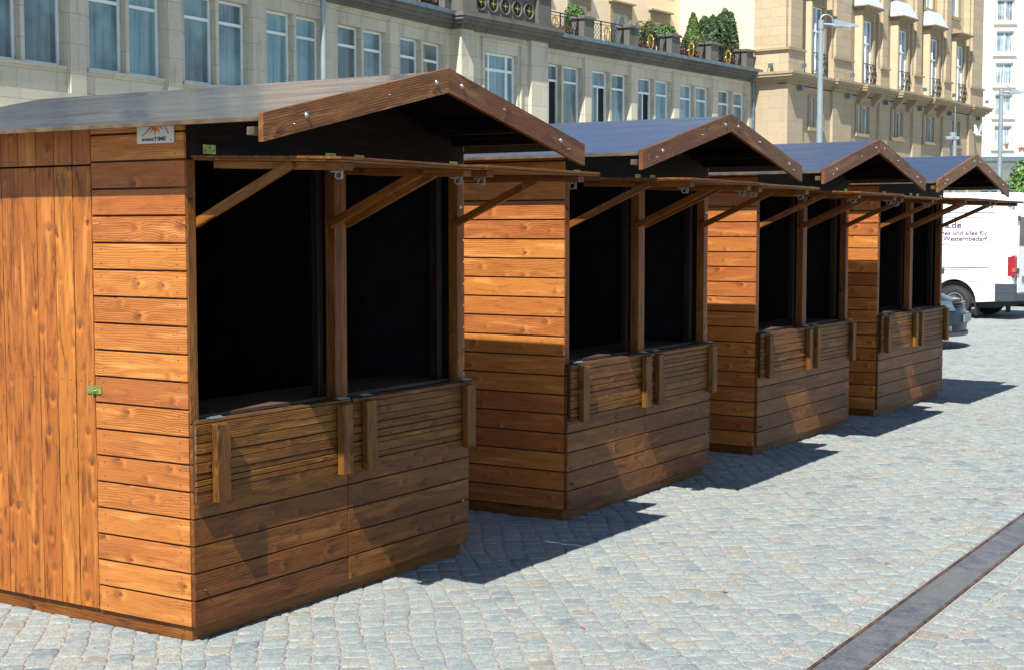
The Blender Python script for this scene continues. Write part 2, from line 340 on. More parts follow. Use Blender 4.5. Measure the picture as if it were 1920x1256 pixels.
DR_A, DR_D = np.array([1.167, 5.745]), np.array([math.cos(R(58.6)), math.sin(R(58.6))])
DR_N = np.array([DR_D[1], -DR_D[0]])        # towards the right of the drain
def sett_mesh():
    rs = np.random.RandomState(3)
    th = R(97); rd = np.array([math.cos(th), math.sin(th)]); rl = np.array([math.sin(th), -math.cos(th)])
    quads = []
    for i in range(-82, 385):
        b = 3.5 + rs.rand() * .2; wdt = .105
        ln = rs.uniform(.082, .140, 540); e = b + np.concatenate([[0], np.cumsum(ln)]); e = e[e < 42]
        b0, b1 = e[:-1], e[1:]
        a0 = np.full(len(b0), i * wdt); a1 = a0 + wdt
        quads.append(np.stack([a0, a1, b0, b1], 1))
    Q = np.concatenate(quads); ctr_a = (Q[:,0]+Q[:,1])/2; ctr_b = (Q[:,2]+Q[:,3])/2
    def warp(a, b):
        a = a + .10*np.sin(b*.6 + .3) + .02*np.sin(b*1.9 + a*2.0) + .012*np.sin(b*5.3 + a*7.0)
        b = b + .03*np.sin(a*1.7)
        return a[..., None]*rl + b[..., None]*rd
    C = warp(ctr_a, ctr_b)
    dd = (C - DR_A) @ DR_N - .1
    keep = (np.abs(C[:,0] - .0) < .44*C[:,1] + 1.6) & (C[:,1] > 3.8) & (np.abs(dd) > .1 + .018 + .125 + .012)
    Q = Q[keep]; C = C[keep]
    g = .003
    ca = np.stack([Q[:,0]+g, Q[:,1]-g, Q[:,1]-g, Q[:,0]+g], 1); cb = np.stack([Q[:,2]+g, Q[:,2]+g, Q[:,3]-g, Q[:,3]-g], 1)
    ca += rs.uniform(-.007, .006, ca.shape); cb += rs.uniform(-.012, .012, cb.shape)
    P = warp(ca, cb)                         # n,4,2
    # border courses along the drain
    bl = []
    for side in (-1, 1):
        s0 = .1 - side*0 if 0 else 0
        t = -4.0
        while t < 42:
            l = rs.uniform(.11, .18)
            o0 = .1 + side*(.1 + .018); o1 = .1 + side*(.1 + .018 + .125)
            pts = [DR_A + DR_D*(t+.005) + DR_N*o0, DR_A + DR_D*(t+l-.005) + DR_N*o0, DR_A + DR_D*(t+l-.005) + DR_N*o1, DR_A + DR_D*(t+.005) + DR_N*o1]
            if side > 0: pts = pts[::-1]
            bl.append([p + rs.uniform(-.004, .004, 2) for p in pts]); t += l
    bl = np.array(bl)
    # make orientation consistent (ccw seen from above)
    P = np.concatenate([P, bl])
    ar = (P[:,2,0]-P[:,0,0])*(P[:,3,1]-P[:,1,1]) - (P[:,3,0]-P[:,1,0])*(P[:,2,1]-P[:,0,1])
    P[ar < 0] = P[ar < 0][:, ::-1]
    n = len(P); cen = P.mean(1, keepdims=True)
    # 8-gon rings: each corner clipped
    def ring(shrink, cut, z, jit):
        p = cen + (P-cen)*shrink; out = []
        for k in range(4):
            a, b, c = p[:, (k-1) % 4], p[:, k], p[:, (k+1) % 4]
            out += [b + (a-b)*cut, b + (c-b)*cut]
        o = np.stack(out, 1); zz = np.full((n, 8, 1), z) + jit
        return np.concatenate([o, zz], 2)
    hgt = rs.uniform(-.0025, .002, (n,1,1)); 
    tx, ty = rs.uniform(-.022, .022, (n,1,1)), rs.uniform(-.022, .022, (n,1,1))
    def tilt(r): 
        d = r[:, :, :2] - cen; r[:, :, 2:] += d[:, :, :1]*tx + d[:, :, 1:]*ty; return r
    near = (cen[:,0,1] < 18)
    r0 = tilt(ring(.80, .22, 0.0004, hgt)); r1 = tilt(ring(.955, .15, -.0005, hgt)); r2 = tilt(ring(1.0, .10, -.004, hgt)); r3 = ring(1.0, .12, -.02, hgt*0)
    ctr = np.concatenate([cen, .0012+hgt], 2)
    r0[-len(bl):, :, 2] += .0025; r1[-len(bl):, :, 2] += .0025; ctr[-len(bl):, :, 2] += .0025
    V = np.concatenate([ctr, r0, r1, r2, r3], 1)  # 33 verts
    base = (np.arange(n)*33)[:, None]
    tri = np.array([[0, 1+k, 1+(k+1) % 8] for k in range(8)])
    qd = np.array([[1+8*j+k, 1+8*(j+1)+k, 1+8*(j+1)+(k+1) % 8, 1+8*j+(k+1) % 8] for j in range(3) for k in range(8)])
    tris = (base[:, :, None] + tri[None]).reshape(-1, 3); qs = (base[:, :, None] + qd[None]).reshape(-1, 4)
    me = bpy.data.meshes.new('cobblestones')
    nv = V.shape[0]*33; me.vertices.add(nv); me.vertices.foreach_set('co', V.reshape(-1).astype('f'))
    loops = np.concatenate([tris.reshape(-1), qs.reshape(-1)]); me.loops.add(len(loops)); me.loops.foreach_set('vertex_index', loops.astype('i'))
    st = np.concatenate([np.arange(len(tris))*3, len(tris)*3 + np.arange(len(qs))*4]); me.polygons.add(len(st))
    me.polygons.foreach_set('loop_start', st.astype('i'))
    me.polygons.foreach_set('use_smooth', np.ones(len(st), bool))
    me.update(calc_edges=True)
    ruv = rs.rand(n, 2); lu = ruv[loops // 33]
    l = me.uv_layers.new(name='UVMap'); l.data.foreach_set('uv', lu.reshape(-1).astype('f'))
    me.materials.append(M['setts']); me.validate()
    o = bpy.data.objects.new('cobblestones', me); COL.objects.link(o)
    return o
tag(sett_mesh(), kind='structure')

w = NT('worn_channel_plate'); tc = w.n('TexCoord').outputs['Object']
n = w.n('TexNoise', {'Vector': tc, 'Scale': 9.0, 'Detail': 7.0, 'Roughness': .7, 'Distortion': .6}).outputs[0]
n2 = w.n('TexNoise', {'Vector': tc, 'Scale': 60.0, 'Detail': 4.0}).outputs[0]
n3 = w.n('TexNoise', {'Vector': tc, 'Scale': .9, 'Detail': 2.0}).outputs[0]
c = w.mix(w.mr(n, .3, .7), rgb((.050, .055, .070)), rgb((.115, .115, .12)))
c = w.mix(w.mr(n2, .45, .7, 0, .35), c, rgb((.2, .19, .17))); c = w.mix(w.mr(n3, .5, .62, 0, .45), c, rgb((.13, .127, .12)))
w.set(Base_Color=c, Roughness=.6); w.bump(n2, .4, .004); M['plate'] = w.m
M['rust'] = plain('rusty_rail_edge', (.06, .045, .042), .6, .2, .4, 15, c2=(.15, .085, .055), bump=.3)
dr = empty('drain_channel', (*(DR_A + DR_N*.1), 0), R(58.6), 'long narrow metal drainage channel with rusty lips set in the paving', 'drain')
q = MB()
for i in range(46): q.box((-4+i, -.088, -.03), (-3.004+i, .088, -.0025 + .0004*(i % 3)), axis=0)
q.build('channel_plate', M['plate'], dr)
for s_ in (-1, 1):
    q = MB(); q.box((-4, s_*.088, -.03), (42, s_*.104, .0045), axis=0); q.build('channel_lip', M['rust'], dr, bevel=.002)
for i, (x, y) in enumerate([(1.02, 7.0), (.3, 6.35), (1.95, 7.6)]):
    m_ = MB(); a = random.random()*6
    m_.quadf([(0,0,.006),(.022*math.cos(a),.022*math.sin(a),.012),(.03*math.cos(a+.5),.03*math.sin(a+.5),.007),(.012*math.cos(a+1.3),.012*math.sin(a+1.3),.01)], [(.5,.5)]*4)
    m_.prism([(.0,0),(.02,.004),(.022,.012),(.004,.01)], 2, .004, .0055)
    o = m_.build('leaf_litter', M['flower'] if i == 1 else M['terracotta']); o.location = (x, y, 0)
    tag(o, ['small dry brown leaf on the paving right of the nearest stall', 'tiny pink petal near the bottom edge of the paving', 'small dry leaf on open paving left of the drain'][i], 'litter', 'bits of litter on the paving')

# ------------------------------------------------------------------ market stalls
SW, SD, ZB, ZC = 2.06, 2.0, .07, .95
RZ, EZ, RF, SL = 2.458, 2.179, -.614, .2257      # ridge, eave height of fascia top, roof front, slope
def roof_z(u): return RZ - .02 - abs(u - SW/2) * SL
def nails(mb, pts, axis, t, M_=None):
    for a, b in pts:
        r_ = .0028
        poly = [(a + r_*math.cos(k*math.pi/3), b + r_*math.sin(k*math.pi/3)) for k in range(6)]
        mb.prism(poly, axis, t[0], t[1], mi=2)
def hboards_side(mb, u_out, u_in, v0, v1, z0, z1, pitch=.1155, gap=.0085, split=None):
    z = z0; s_ = 1 if u_in > u_out else -1
    mb.box((u_out + s_*.011, v0+.002, z0), (u_in, v1-.002, z1), mi=1, axis=1)
    while z < z1 - .01:
        zt = min(z + pitch - gap, z1); d = random.uniform(-.0012, .0012)
        mb.box((u_out + d, v0, z), (u_out + s_*.0195, v1, zt), axis=1)
        if zt - z > .06:
            nails(mb, [(v0+.05, z+.022), (v0+.05, zt-.022), (v1-.05, z+.022), (v1-.05, zt-.022)], 0, (u_out - s_*.0012+d, u_out+.001*s_))
        z += pitch
def hboards_front(mb, v_out, v_in, u0, u1, z0, z1, pitch=.1155, gap=.006):
    z = z0; s_ = 1 if v_in > v_out else -1
    mb.box((u0+.002, v_out + s_*.011, z0), (u1-.002, v_in, z1), mi=1, axis=0)
    while z < z1 - .01:
        zt = min(z + pitch - gap, z1); d = random.uniform(-.0012, .0012)
        mb.box((u0, v_out + d, z), (u1, v_out + s_*.0195, zt), axis=0)
        if zt - z > .06: nails(mb, [(u0+.025, z+.022), (u0+.025, zt-.022), (u1-.025, z+.022), (u1-.025, zt-.022)], 1, (v_out - s_*.0012+d, v_out+.001*s_))
        z += pitch
def bolt(parent, x, y, z, r_=.0095, name='bolt', mat='zinc', ax='y'):
    m_ = MB(); T = Matrix.Translation((x, y, z)) @ Matrix.Rotation(R(90), 4, 'X')
    if ax == 'x': T = Matrix.Translation((x, y, z)) @ Matrix.Rotation(R(-90), 4, 'Y')
    m_.lathe([(r_*1.25, 0), (r_*1.25, .0025), (r_, .003), (r_*.85, .0065), (r_*.45, .0095), (r_*.05, .0105)], 12, T)
    return m_.build(name, M[mat], parent, smooth=True)

def stall(k, x, y, rot, label):
    random.seed(40 + k)
    t = empty('market_stall', (x, y, 0), rot, label, 'market stall', 'wooden market stalls in a row on the square')
    has_door = k == 0
    wmats = [M['wall_wood'], M['plank_gap'], M['nail']]; fm = [M['front_wood_shaded'], M['plank_gap'], M['nail']]
    # plinth
    m_ = MB(); i_ = .02
    m_.box((i_, i_, 0), (SW-i_, i_+.04, ZB+.002)); m_.box((i_, SD-i_-.04, 0), (SW-i_, SD-i_, ZB+.002))
    m_.box((i_, i_+.041, 0), (i_+.04, SD-i_-.041, ZB+.002)); m_.box((SW-i_-.04, i_+.041, 0), (SW-i_, SD-i_-.041, ZB+.002))
    m_.build('plinth', M['front_wood_shaded'], t, bevel=.002)
    m_ = MB(); m_.box((.06, .06, .03), (SW-.06, SD-.06, .065), axis=0); m_.build('floor_deck', M['inner_wood_shaded'], t)
    ztop = roof_z(0) - .012
    # left side wall
    m_ = MB()
    if has_door:
        hboards_side(m_, 0, .026, .003, .556, ZB, ztop)
        v = .562
        while v < SD - .3:                                       # vertical boards over the door
            m_.box((.001, v, 2.022), (.02, v+.113, ztop), axis=2)
            nails(m_, [(v+.03, 2.04), (v+.085, 2.04)], 0, (-.0003, .002)); v += .1175
        vend = v
        m_.box((.011, .562, 2.022), (.026, v-.004, ztop), mi=1)
        hboards_side(m_, 0, .026, vend, SD-.003, ZB, ztop)
    else: hboards_side(m_, 0, .026, .003, SD-.003, ZB, ztop)
    m_.build('side_wall', wmats, t, bevel=.0016)
    if has_door:
        m_ = MB(); v = .562; n_ = 0
        while v < vend - .05:
            d = random.uniform(-.0015, .0015)
            m_.box((d, v, .072), (.02, v+.1135, 2.014), axis=2)
            nails(m_, [(v+.03, .1), (v+.085, .1), (v+.03, 1.98), (v+.085, 1.98), (v+.03, 1.08), (v+.085, 1.08)], 0, (d-.0012, d+.001)); v += .1175
        m_.box((.011, .564, .074), (.026, vend-.006, 2.012), mi=1)
        dr_ = m_.build('door', [M['door_wood'], M['plank_gap'], M['nail']], t, bevel=.0018)
        m_ = MB(); m_.box((-.006, .515, 1.027), (-.001, .604, 1.062)); m_.box((-.020, .545, 1.038), (-.006, .575, 1.044))
        m_.box((-.022, .549, 1.012), (-.018, .554, 1.078))
        m_.build('latch', M['yzinc'], dr_, bevel=.001)
    m_ = MB(); hboards_side(m_, SW, SW-.026, .003, SD-.003, ZB, ztop); m_.build('side_wall', wmats, t, bevel=.0016)
    m_ = MB(); hboards_front(m_, SD+.02, SD-.006, 0, SW, ZB, ztop)
    m_.prism([(0, ztop+.003), (SW, ztop+.003), (SW/2, roof_z(SW/2)-.014)], 1, SD-.004, SD+.018)
    m_.build('back_wall', wmats, t, bevel=.0016)
    # black lining (four sides) added to darken the inside in place of shade
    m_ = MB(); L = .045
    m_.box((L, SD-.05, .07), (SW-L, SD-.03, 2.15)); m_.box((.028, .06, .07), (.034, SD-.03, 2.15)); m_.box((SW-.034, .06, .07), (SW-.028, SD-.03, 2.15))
    m_.build('shade_lining', M['shade_lining'], t)
    # front lower wall, two panels
    for a, b in ((.0, 1.026), (1.031, SW)):
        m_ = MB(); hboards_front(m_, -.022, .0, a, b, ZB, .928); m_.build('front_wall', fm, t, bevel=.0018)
    # posts
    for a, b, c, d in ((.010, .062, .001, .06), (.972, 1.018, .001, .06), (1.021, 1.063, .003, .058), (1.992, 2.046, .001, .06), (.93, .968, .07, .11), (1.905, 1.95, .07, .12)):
        m_ = MB(); m_.box((a, c, .93 if c < .05 else .955), (b, d, 2.03)); m_.build('post', M['front_wood_shaded' if c < .05 else 'inner_wood_shaded'], t, bevel=.003)
    bolt(t, 2.02, 0, 1.86, .009); bolt(t, .03, 0, 1.86, .009, mat='nail')
    for uz in ((.06, .22), (2.0, .3)): bolt(t, uz[0], -.0225, uz[1], .007, mat='galv' if uz[0] > 1 else 'nail')
    # header and gable
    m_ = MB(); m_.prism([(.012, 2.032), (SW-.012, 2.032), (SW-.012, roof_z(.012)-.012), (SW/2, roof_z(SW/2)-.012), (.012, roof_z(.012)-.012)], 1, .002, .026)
    m_.build('gable_board', M['inner_wood_shaded'], t, bevel=.002)
    # counter
    m_ = MB(); m_.box((.036, .062, .934), (SW-.036, .46, .952), axis=0); m_.box((.03, -.024, .930), (SW-.002, .0, .944), axis=0)
    m_.build('counter', M['counter'], t, bevel=.002)
    # lower hanging flaps
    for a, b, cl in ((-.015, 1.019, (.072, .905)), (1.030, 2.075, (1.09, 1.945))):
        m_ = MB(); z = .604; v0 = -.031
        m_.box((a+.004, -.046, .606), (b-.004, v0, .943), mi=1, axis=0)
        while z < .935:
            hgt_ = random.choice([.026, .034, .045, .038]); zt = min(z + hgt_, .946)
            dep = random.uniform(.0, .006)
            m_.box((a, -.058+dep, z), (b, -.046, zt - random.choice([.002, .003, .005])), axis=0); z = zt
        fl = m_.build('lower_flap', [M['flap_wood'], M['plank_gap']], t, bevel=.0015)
        for c_ in cl:
            m_ = MB(); m_.box((c_, -.095, .596), (c_+.078, -.059, .928), axis=2); m_.build('cleat', M['flap_wood'], fl, bevel=.003)
        for c_ in (cl[0]+.02, cl[1]+.03):
            m_ = MB(); m_.box((c_, -.05, .9475), (c_+.075, -.012, .9505)); m_.tube([(c_+.005, -.029, .952), (c_+.07, -.029, .952)], .004, 8)
            m_.build('hinge', M['galv'], fl)
    # raised upper flaps + braces
    ang = math.atan2(.023 if k != 2 else .034, .8)
    for a, b, cl, br in ((.0, 1.022, (.085, .915), (.063, .948)), (1.030, 2.062, (1.10, 1.925), (1.064, 1.968))):
        T = Matrix.Translation((0, -.02, 2.045)) @ Matrix.Rotation(ang + random.uniform(-.010, .010), 4, 'X')
        m_ = MB(); v = -.80; m_.box((a+.006, -.795, -.0192), (b-.006, -.02, -.012), T, axis=0)
        while v < -.03:
            wd = min(.088, -.0 - v); dz = random.uniform(-.0015, .0015)
            m_.box((a+random.uniform(0, .003), v, -.011), (b-random.uniform(0, .003), v+wd-.003, dz), T, axis=0); v += wd
        fl = m_.build('upper_flap', M['flap_wood'], t, bevel=.0015)
        for c_ in cl:
            m_ = MB(); m_.box((c_, -.75, -.050), (c_+.06, -.06, -.0195), T, axis=1); m_.build('cleat', M['front_wood_shaded'], fl, bevel=.002)
            m_ = MB(); u_ = c_+.03
            m_.tube([(u_, -.70, -.049), (u_, -.70, -.056), (u_, -.66, -.056)], .004, 6, M=T)
            m_.tube([(u_, -.70+.016*math.cos(q_), -.070+.014*math.sin(q_)) for q_ in np.linspace(0, 2*math.pi, 12)], .0035, 6, M=T, cap=False)
            m_.box((u_-.012, -.73, -.085), (u_-.009, -.722, -.050), T)
            m_.build('hook', M['galv'], fl)
        for c_ in (cl[0]+.01, cl[1]-.02):
            m_ = MB(); m_.box((c_+.01, -.0035, 2.056), (c_+.075+.01, -.0005, 2.094))
            for dx in (.035, .06, .085): m_.prism([(c_-.01+dx+.004*math.cos(q_), (2.082 if dx == .06 else 2.07)+.004*math.sin(q_)) for q_ in np.linspace(0, 5.2, 6)], 1, -.005, -.003, mi=1)
            m_.build('hinge_plate', [M['yzinc'], M['nail']], t)
        for c_ in br:
            p0 = Vector((c_, .0, 1.772)); p1 = Vector((c_, -.52, 2.004)); d = (p1-p0)
            L_ = d.length; T2 = Matrix.Translation(p0) @ Matrix.Rotation(math.atan2(d.z, -d.y) * -1, 4, 'X')
            m_ = MB(); m_.box((0, -L_, -.019), (.024, .02, .019), T2, axis=1); m_.build('brace', M['front_wood_shaded'], t, bevel=.002)
    # roof
    for s_ in (-1, 1):
        e = SW/2 + .2; zt = lambda u: RZ - .011 - abs(u)*SL
        poly = [(SW/2, zt(0)), (SW/2 + s_*e, zt(e)), (SW/2 + s_*e, zt(e)-.017), (SW/2, zt(0)-.017)]
        if s_ > 0: poly = poly[::-1]
        m_ = MB(); m_.prism(poly, 1, RF+.026, 2.085)
        rp = m_.build('roof_panel', [M['roof_film'], M['shade_lining']], t, bevel=.0015)
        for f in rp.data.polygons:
            if f.normal.z < -.5: f.material_index = 1  # underside coloured black to stand for the shade below the roof
        for uu in (e-.27, e-.47, .045):
            c_ = SW/2 + s_*uu; h = zt(uu)-.020
            m_ = MB(); m_.box((c_-.02, RF+.03, h-.038), (c_+.02, SD+.05, h-.004), axis=1)
            m_.build('purlin', M['inner_wood_shaded'], rp, bevel=.002)
        m_ = MB(); h = zt(e)-.018; c_ = SW/2 + s_*e
        m_.box((c_ + s_*.0006, RF+.03, h-.002), (c_ + s_*.0045, SD+.083, h+.0165), axis=1)
        m_.box((c_ - s_*.06, RF+.028, h-.055), (c_ + s_*.028, RF+.065, h-.024), axis=0); m_.build('eave_batten', M['ply_edge'], rp, bevel=.002)
        E_ = SW/2 + .206; zz = lambda u: RZ - abs(u)*SL
        a0 = .0012
        poly = [(SW/2+s_*a0, zz(0)), (SW/2+s_*E_, zz(E_)), (SW/2+s_*E_, zz(E_)-.108), (SW/2+s_*a0, zz(0)-.108)]
        if s_ > 0: poly = poly[::-1]
        m_ = MB(); m_.prism(poly, 1, RF, RF+.024, gdir=(1, -s_*SL))
        fa = m_.build('fascia_board', M['fascia_wood'], t, bevel=.0025)
        for uu in (.1, .985): bolt(fa, SW/2+s_*uu, RF, zz(uu)-.048)
        for uu, dz in ((.985+.08, -.07), (.45, -.05)): bolt(fa, SW/2+s_*uu, RF, zz(uu)+dz, .0024, 'staple')
    # ridge line shadow purlin + back fascia
    m_ = MB()
    for s_ in (-1, 1):
        E_ = SW/2 + .2
        poly = [(SW/2+s_*.002, RZ-.045), (SW/2+s_*E_, RZ-.045-E_*SL), (SW/2+s_*E_, RZ-.125-E_*SL), (SW/2+s_*.002, RZ-.125)]
        if s_ > 0: poly = poly[::-1]
        m_.prism(poly, 1, 2.06, 2.08, gdir=(1, -s_*SL))
    m_.build('rear_fascia', M['fascia_wood'], t)
    return t

ST = [(-1.3494, 6.1207, 1.0084, 'nearest wooden market stall with a plank side door and white sign under its eave'),
      (.3111, 8.7407, 1.0182, 'second market stall from the camera, its side wall half in shadow above the dark cobbles'),
      (1.8724, 11.3314, 1.0055, 'third market stall from the camera, between the second stall and the farthest one'),
      (3.3884, 13.6969, 1.0035, 'farthest and smallest market stall, beside the parked white van')]
stalls = [stall(i, *a) for i, a in enumerate(ST)]

def text_mesh(name, s, size, mat, parent, loc, rot, ext=.0005, align='LEFT', font_scale_x=1.0):
    cu = bpy.data.curves.new(name, 'FONT'); cu.body = s; cu.size = size; cu.extrude = ext; cu.align_x = align; cu.offset = size*.02
    tmp = bpy.data.objects.new(name, cu); COL.objects.link(tmp)
    me = bpy.data.meshes.new_from_object(tmp.evaluated_get(bpy.context.evaluated_depsgraph_get()))
    bpy.data.objects.remove(tmp); me.materials.clear(); me.materials.append(mat)
    o = bpy.data.objects.new(name, me); COL.objects.link(o); o.parent = parent; o.location = loc; o.rotation_euler = rot; o.scale = (font_scale_x, 1, 1)
    return o
# sign on the nearest stall (on its left wall: local x=0 face, seen from -x; text runs towards -v = right)
M['sign_white'] = plain('white_sign_board', (.62, .64, .66), .35, var=.04)
M['ink'] = plain('dark_blue_ink', (.015, .018, .05), .5); M['orange'] = plain('orange_print', (.75, .14, .02), .5, c2=(.8, .35, .12), scale=25); M['greyink'] = plain('grey_print', (.2, .2, .22), .5)
sg = empty('sign', (0, 0, 0), 0, 'small white sign with an orange star under the eave of the nearest stall', 'sign')
sg.location = stalls[0].matrix_basis @ Vector((-.0025, .052, 2.100)) if False else (0, 0, 0)
Ms = Matrix.Translation((ST[0][0], ST[0][1], 0)) @ Matrix.Rotation(ST[0][2], 4, 'Z')
sg.matrix_world = Ms @ Matrix.Translation((-.0035, .266, 2.099)) @ Matrix.Rotation(R(-90), 4, 'Z')
# local axes now: x runs along -v, y points out (-u is -y ... face at -y)
m_ = MB(); m_.box((0, -.004, 0), (.214, .001, .105)); m_.build('board', M['sign_white'], sg, bevel=.0008)
text_mesh('lettering', 'eventTIME', .023, M['ink'], sg, (.028, -.0046, .009), (R(90), 0, 0), font_scale_x=1.42)
text_mesh('lettering', '.', .034, M['ink'], sg, (.192, -.0046, .009), (R(90), 0, 0), font_scale_x=1.3)
m_ = MB(); star = []
for i, (r_, a) in enumerate([(.055, 200), (.024, 214), (.052, 228), (.022, 243), (.050, 262), (.022, 282), (.046, 300), (.02, 318), (.05, 338), (.022, 0), (.05, 30), (.022, 60), (.05, 90), (.022, 120), (.05, 150), (.02, 175)]):
    star.append((.112 + r_*math.cos(R(a)), .073 + r_*.85*math.sin(R(a))))
star = [(x, min(z, .103)) for x, z in star]
m_.prism(star, 1, -.0045, -.004, mode='wall'); m_.build('star_emblem', M['orange'], sg)
for p0, p1 in (((.03, .030), (.100, .072)), ((.160, .075), (.184, .036))):
    m_ = MB(); d = Vector(p1) - Vector(p0); nn = Vector((-d.y, d.x)).normalized()*.0022
    m_.prism([tuple(Vector(p0)-nn), tuple(Vector(p1)-nn), tuple(Vector(p1)+nn), tuple(Vector(p0)+nn)], 1, -.0050, -.0046, mode='wall')
    m_.build('roof_line', M['greyink'], sg)

# ------------------------------------------------------------------ building helpers
def wall_open(mb, x0, x1, z0, z1, y0, y1, ops, mi=0, M_=None):
    xs = sorted({x0, x1, *[min(max(o[0], x0), x1) for o in ops], *[min(max(o[1], x0), x1) for o in ops]})
    for a, b in zip(xs, xs[1:]):
        if b - a < 1e-4: continue
        mid = (a+b)/2; iv = sorted([(max(o[2], z0), min(o[3], z1)) for o in ops if o[0] < mid < o[1] and o[3] > z0 and o[2] < z1]); z = z0
        for c, d in iv:
            if c > z + 1e-4: mb.box((a, y0, z), (b, y1, c), M_, mode='wall', mi=mi)
            z = max(z, d)
        if z < z1 - 1e-4: mb.box((a, y0, z), (b, y1, z1), M_, mode='wall', mi=mi)
def window(parent, x, y, z, w_, h_, transom=None, mull=(), frame=.055, mat='glass', M_=None, name='window', ajar=False, dep=.06, fm='white_frame'):
    m_ = MB(); f = frame
    m_.box((0, 0, 0), (f, dep, h_)); m_.box((w_-f, 0, 0), (w_, dep, h_)); m_.box((f, .002, 0), (w_-f, dep, f)); m_.box((f, .002, h_-f), (w_-f, dep, h_))
    if transom: m_.box((f, -.012, transom-f*.6), (w_-f, dep, transom+f*.6))
    for c in mull: m_.box((w_*c-f*.55, -.006, f), (w_*c+f*.55, dep-.004, h_-f))
    if ajar: m_.box((w_*.48, -.02, f), (w_*.48+f*.8, dep, transom-f*.6))
    o = m_.build(name, M[fm], parent, bevel=.004)
    T = Matrix.Translation((x, y, z)); o.matrix_local = (M_ @ T) if M_ is not None else T
    p = MB()
    if ajar:
        p.box((f, dep*.6, f), (w_*.48, dep*.6+.01, transom), mode='wall'); p.box((f, dep*.6, transom), (w_-f, dep*.6+.01, h_-f), mode='wall')
        p.box((w_*.48+f*.8, dep*.9, f), (w_-f, dep*.9+.01, transom), mode='wall', mi=1)
    else: p.box((f, dep*.6, f), (w_-f, dep*.6+.01, h_-f), mode='wall')
    p.build('pane', [M[mat], M['void']], o)
    return o
def place(o, parent, x, y, z, M_=None):
    c = copy_tree(o, parent); T = Matrix.Translation((x, y, z)); c.matrix_local = (M_ @ T) if M_ is not None else T
    return c
A37 = R(53)                                  # facade direction measured from +X
d37 = Vector((math.cos(A37), math.sin(A37), 0)); n37 = Vector((d37.y, -d37.x, 0))
P0 = Vector((2.53, 50, 0))
def fp(t, off, z=0): return P0 + d37*t + n37*off + Vector((0, 0, z))

# ------------------------------------------------------------------ long low wing (left part, centre, right part)
random.seed(11)
wing = empty('low_wing_building', fp(-2.59, 0), A37, 'long low grey limestone wing with paired windows under a terrace with iron railings', 'building')
def cornice(mb, x0, x1, yb, ztop, M_=None, sc=1.0, mi=0, ends=(0, 0)):
    # stacked mouldings, projecting towards -y
    for p, za, zb in ((.10, .42, .36), (.16, .36, .30), (.27, .30, .20), (.34, .20, .10), (.38, .10, .0)):
        mb.box((x0 - ends[0]*p, yb - p*sc, ztop-za+.0), (x1 + ends[1]*p, yb+.3, ztop-zb-.001), M_, mode='wall', mi=mi)
PITCH = 2.89
def wing_part(n, x_start, M_, first_open, left_end, right_end, yb=0.0, PITCH=2.89):
    """n bays from x_start; pier face y=0"""
    m_ = MB(); ops = []; win = []
    for i in range(n):
        b = x_start + i*PITCH + .45
        ops.append((b-.05, b+2.45, 4.55, 7.5)); win.append(b)
    wall_open(m_, x_start + left_end[0], x_start + n*PITCH + right_end[0], 4.2, 7.64, yb, yb+.08, ops, M_=M_)
    # recessed panel with paired windows
    ops2 = []
    for b in win: ops2 += [(b+.13, b+1.20, 5.10, 7.12), (b+1.31, b+2.38, 5.10, 7.12)]
    wall_open(m_, x_start + left_end[0], x_start + n*PITCH + right_end[0], 4.2, 7.64, yb+.081, yb+.40, ops2, M_=M_)
    # inner frame step round each panel
    for b in win:
        for a, c in ((b-.05, b-.005), (b+2.405, b+2.45)): m_.box((a+.001, yb+.04, 4.551), (c, yb+.0805, 7.499), M_, mode='wall')
        m_.box((b-.004, yb+.04, 7.44), (b+2.404, yb+.0805, 7.499), M_, mode='wall')
        m_.box((b+.05, yb+.03, 5.03), (b+2.38, yb+.0805, 5.098), M_, mode='wall')          # sill
    # string course and ground floor with shop openings
    xa, xb = x_start + left_end[0], x_start + n*PITCH + right_end[0]
    m_.box((xa, yb-.14, 4.05), (xb, yb+.3, 4.13), M_, mode='wall'); m_.box((xa, yb-.07, 3.97), (xb, yb+.3, 4.049), M_, mode='wall')
    m_.box((xa, yb+.0, 4.131), (xb, yb+.3, 4.199), M_, mode='wall')
    wall_open(m_, xa, xb, 0, 3.969, yb, yb+.38, [(b+.05, b+2.35, .4, 3.2) for b in win], M_=M_)
    m_.box((xa, yb+.95, 0), (xb, yb+3.3, 7.9), M_, mode='wall')
    m_.build('wall', M['stone_wing'], wing)
    m_ = MB(); cornice(m_, xa, xb, yb, 8.0, M_); m_.build('cornice', M['stone_soot'], wing)
    m_ = MB(); m_.box((xa, yb-.42, 8.0), (xb, yb+.35, 8.05), M_); m_.box((xa, yb-.43, 7.93), (xb, yb-.385, 7.999), M_)
    m_.box((xa, yb+.351, 7.95), (xb, yb+3.4, 8.04), M_)
    m_.build('gutter', M['gutter'], wing)
    return win
WPROTO = {}
def put_windows(win, M_, open_ix=()):
    for i, b in enumerate(win):
        for j, x in enumerate((b+.13, b+1.31)):
            key = 'ajar' if (i, j) in open_ix else 'shut'
            if key not in WPROTO:
                WPROTO[key] = window(wing, x, .25, 5.10, 1.07, 2.02, 1.5, ajar=(key == 'ajar'), M_=M_, dep=.07, frame=.06)
            else: place(WPROTO[key], wing, x, .25, 5.10, M_)
        m_ = MB(); m_.box((b+.06, .3, .42), (b+2.34, .34, 3.18), M_, mode='wall'); m_.build('shop_window', M['glass'], wing)
# right part: local x = t + 2.59 ; bays start where pier begins (t=-2.59-.13)
ML = Matrix.Identity(4)
winR = wing_part(5, -.45, ML, None, (-.15, 0), (.37, .0))
put_windows(winR, ML, open_ix={(0, 0), (1, 0), (2, 0)})
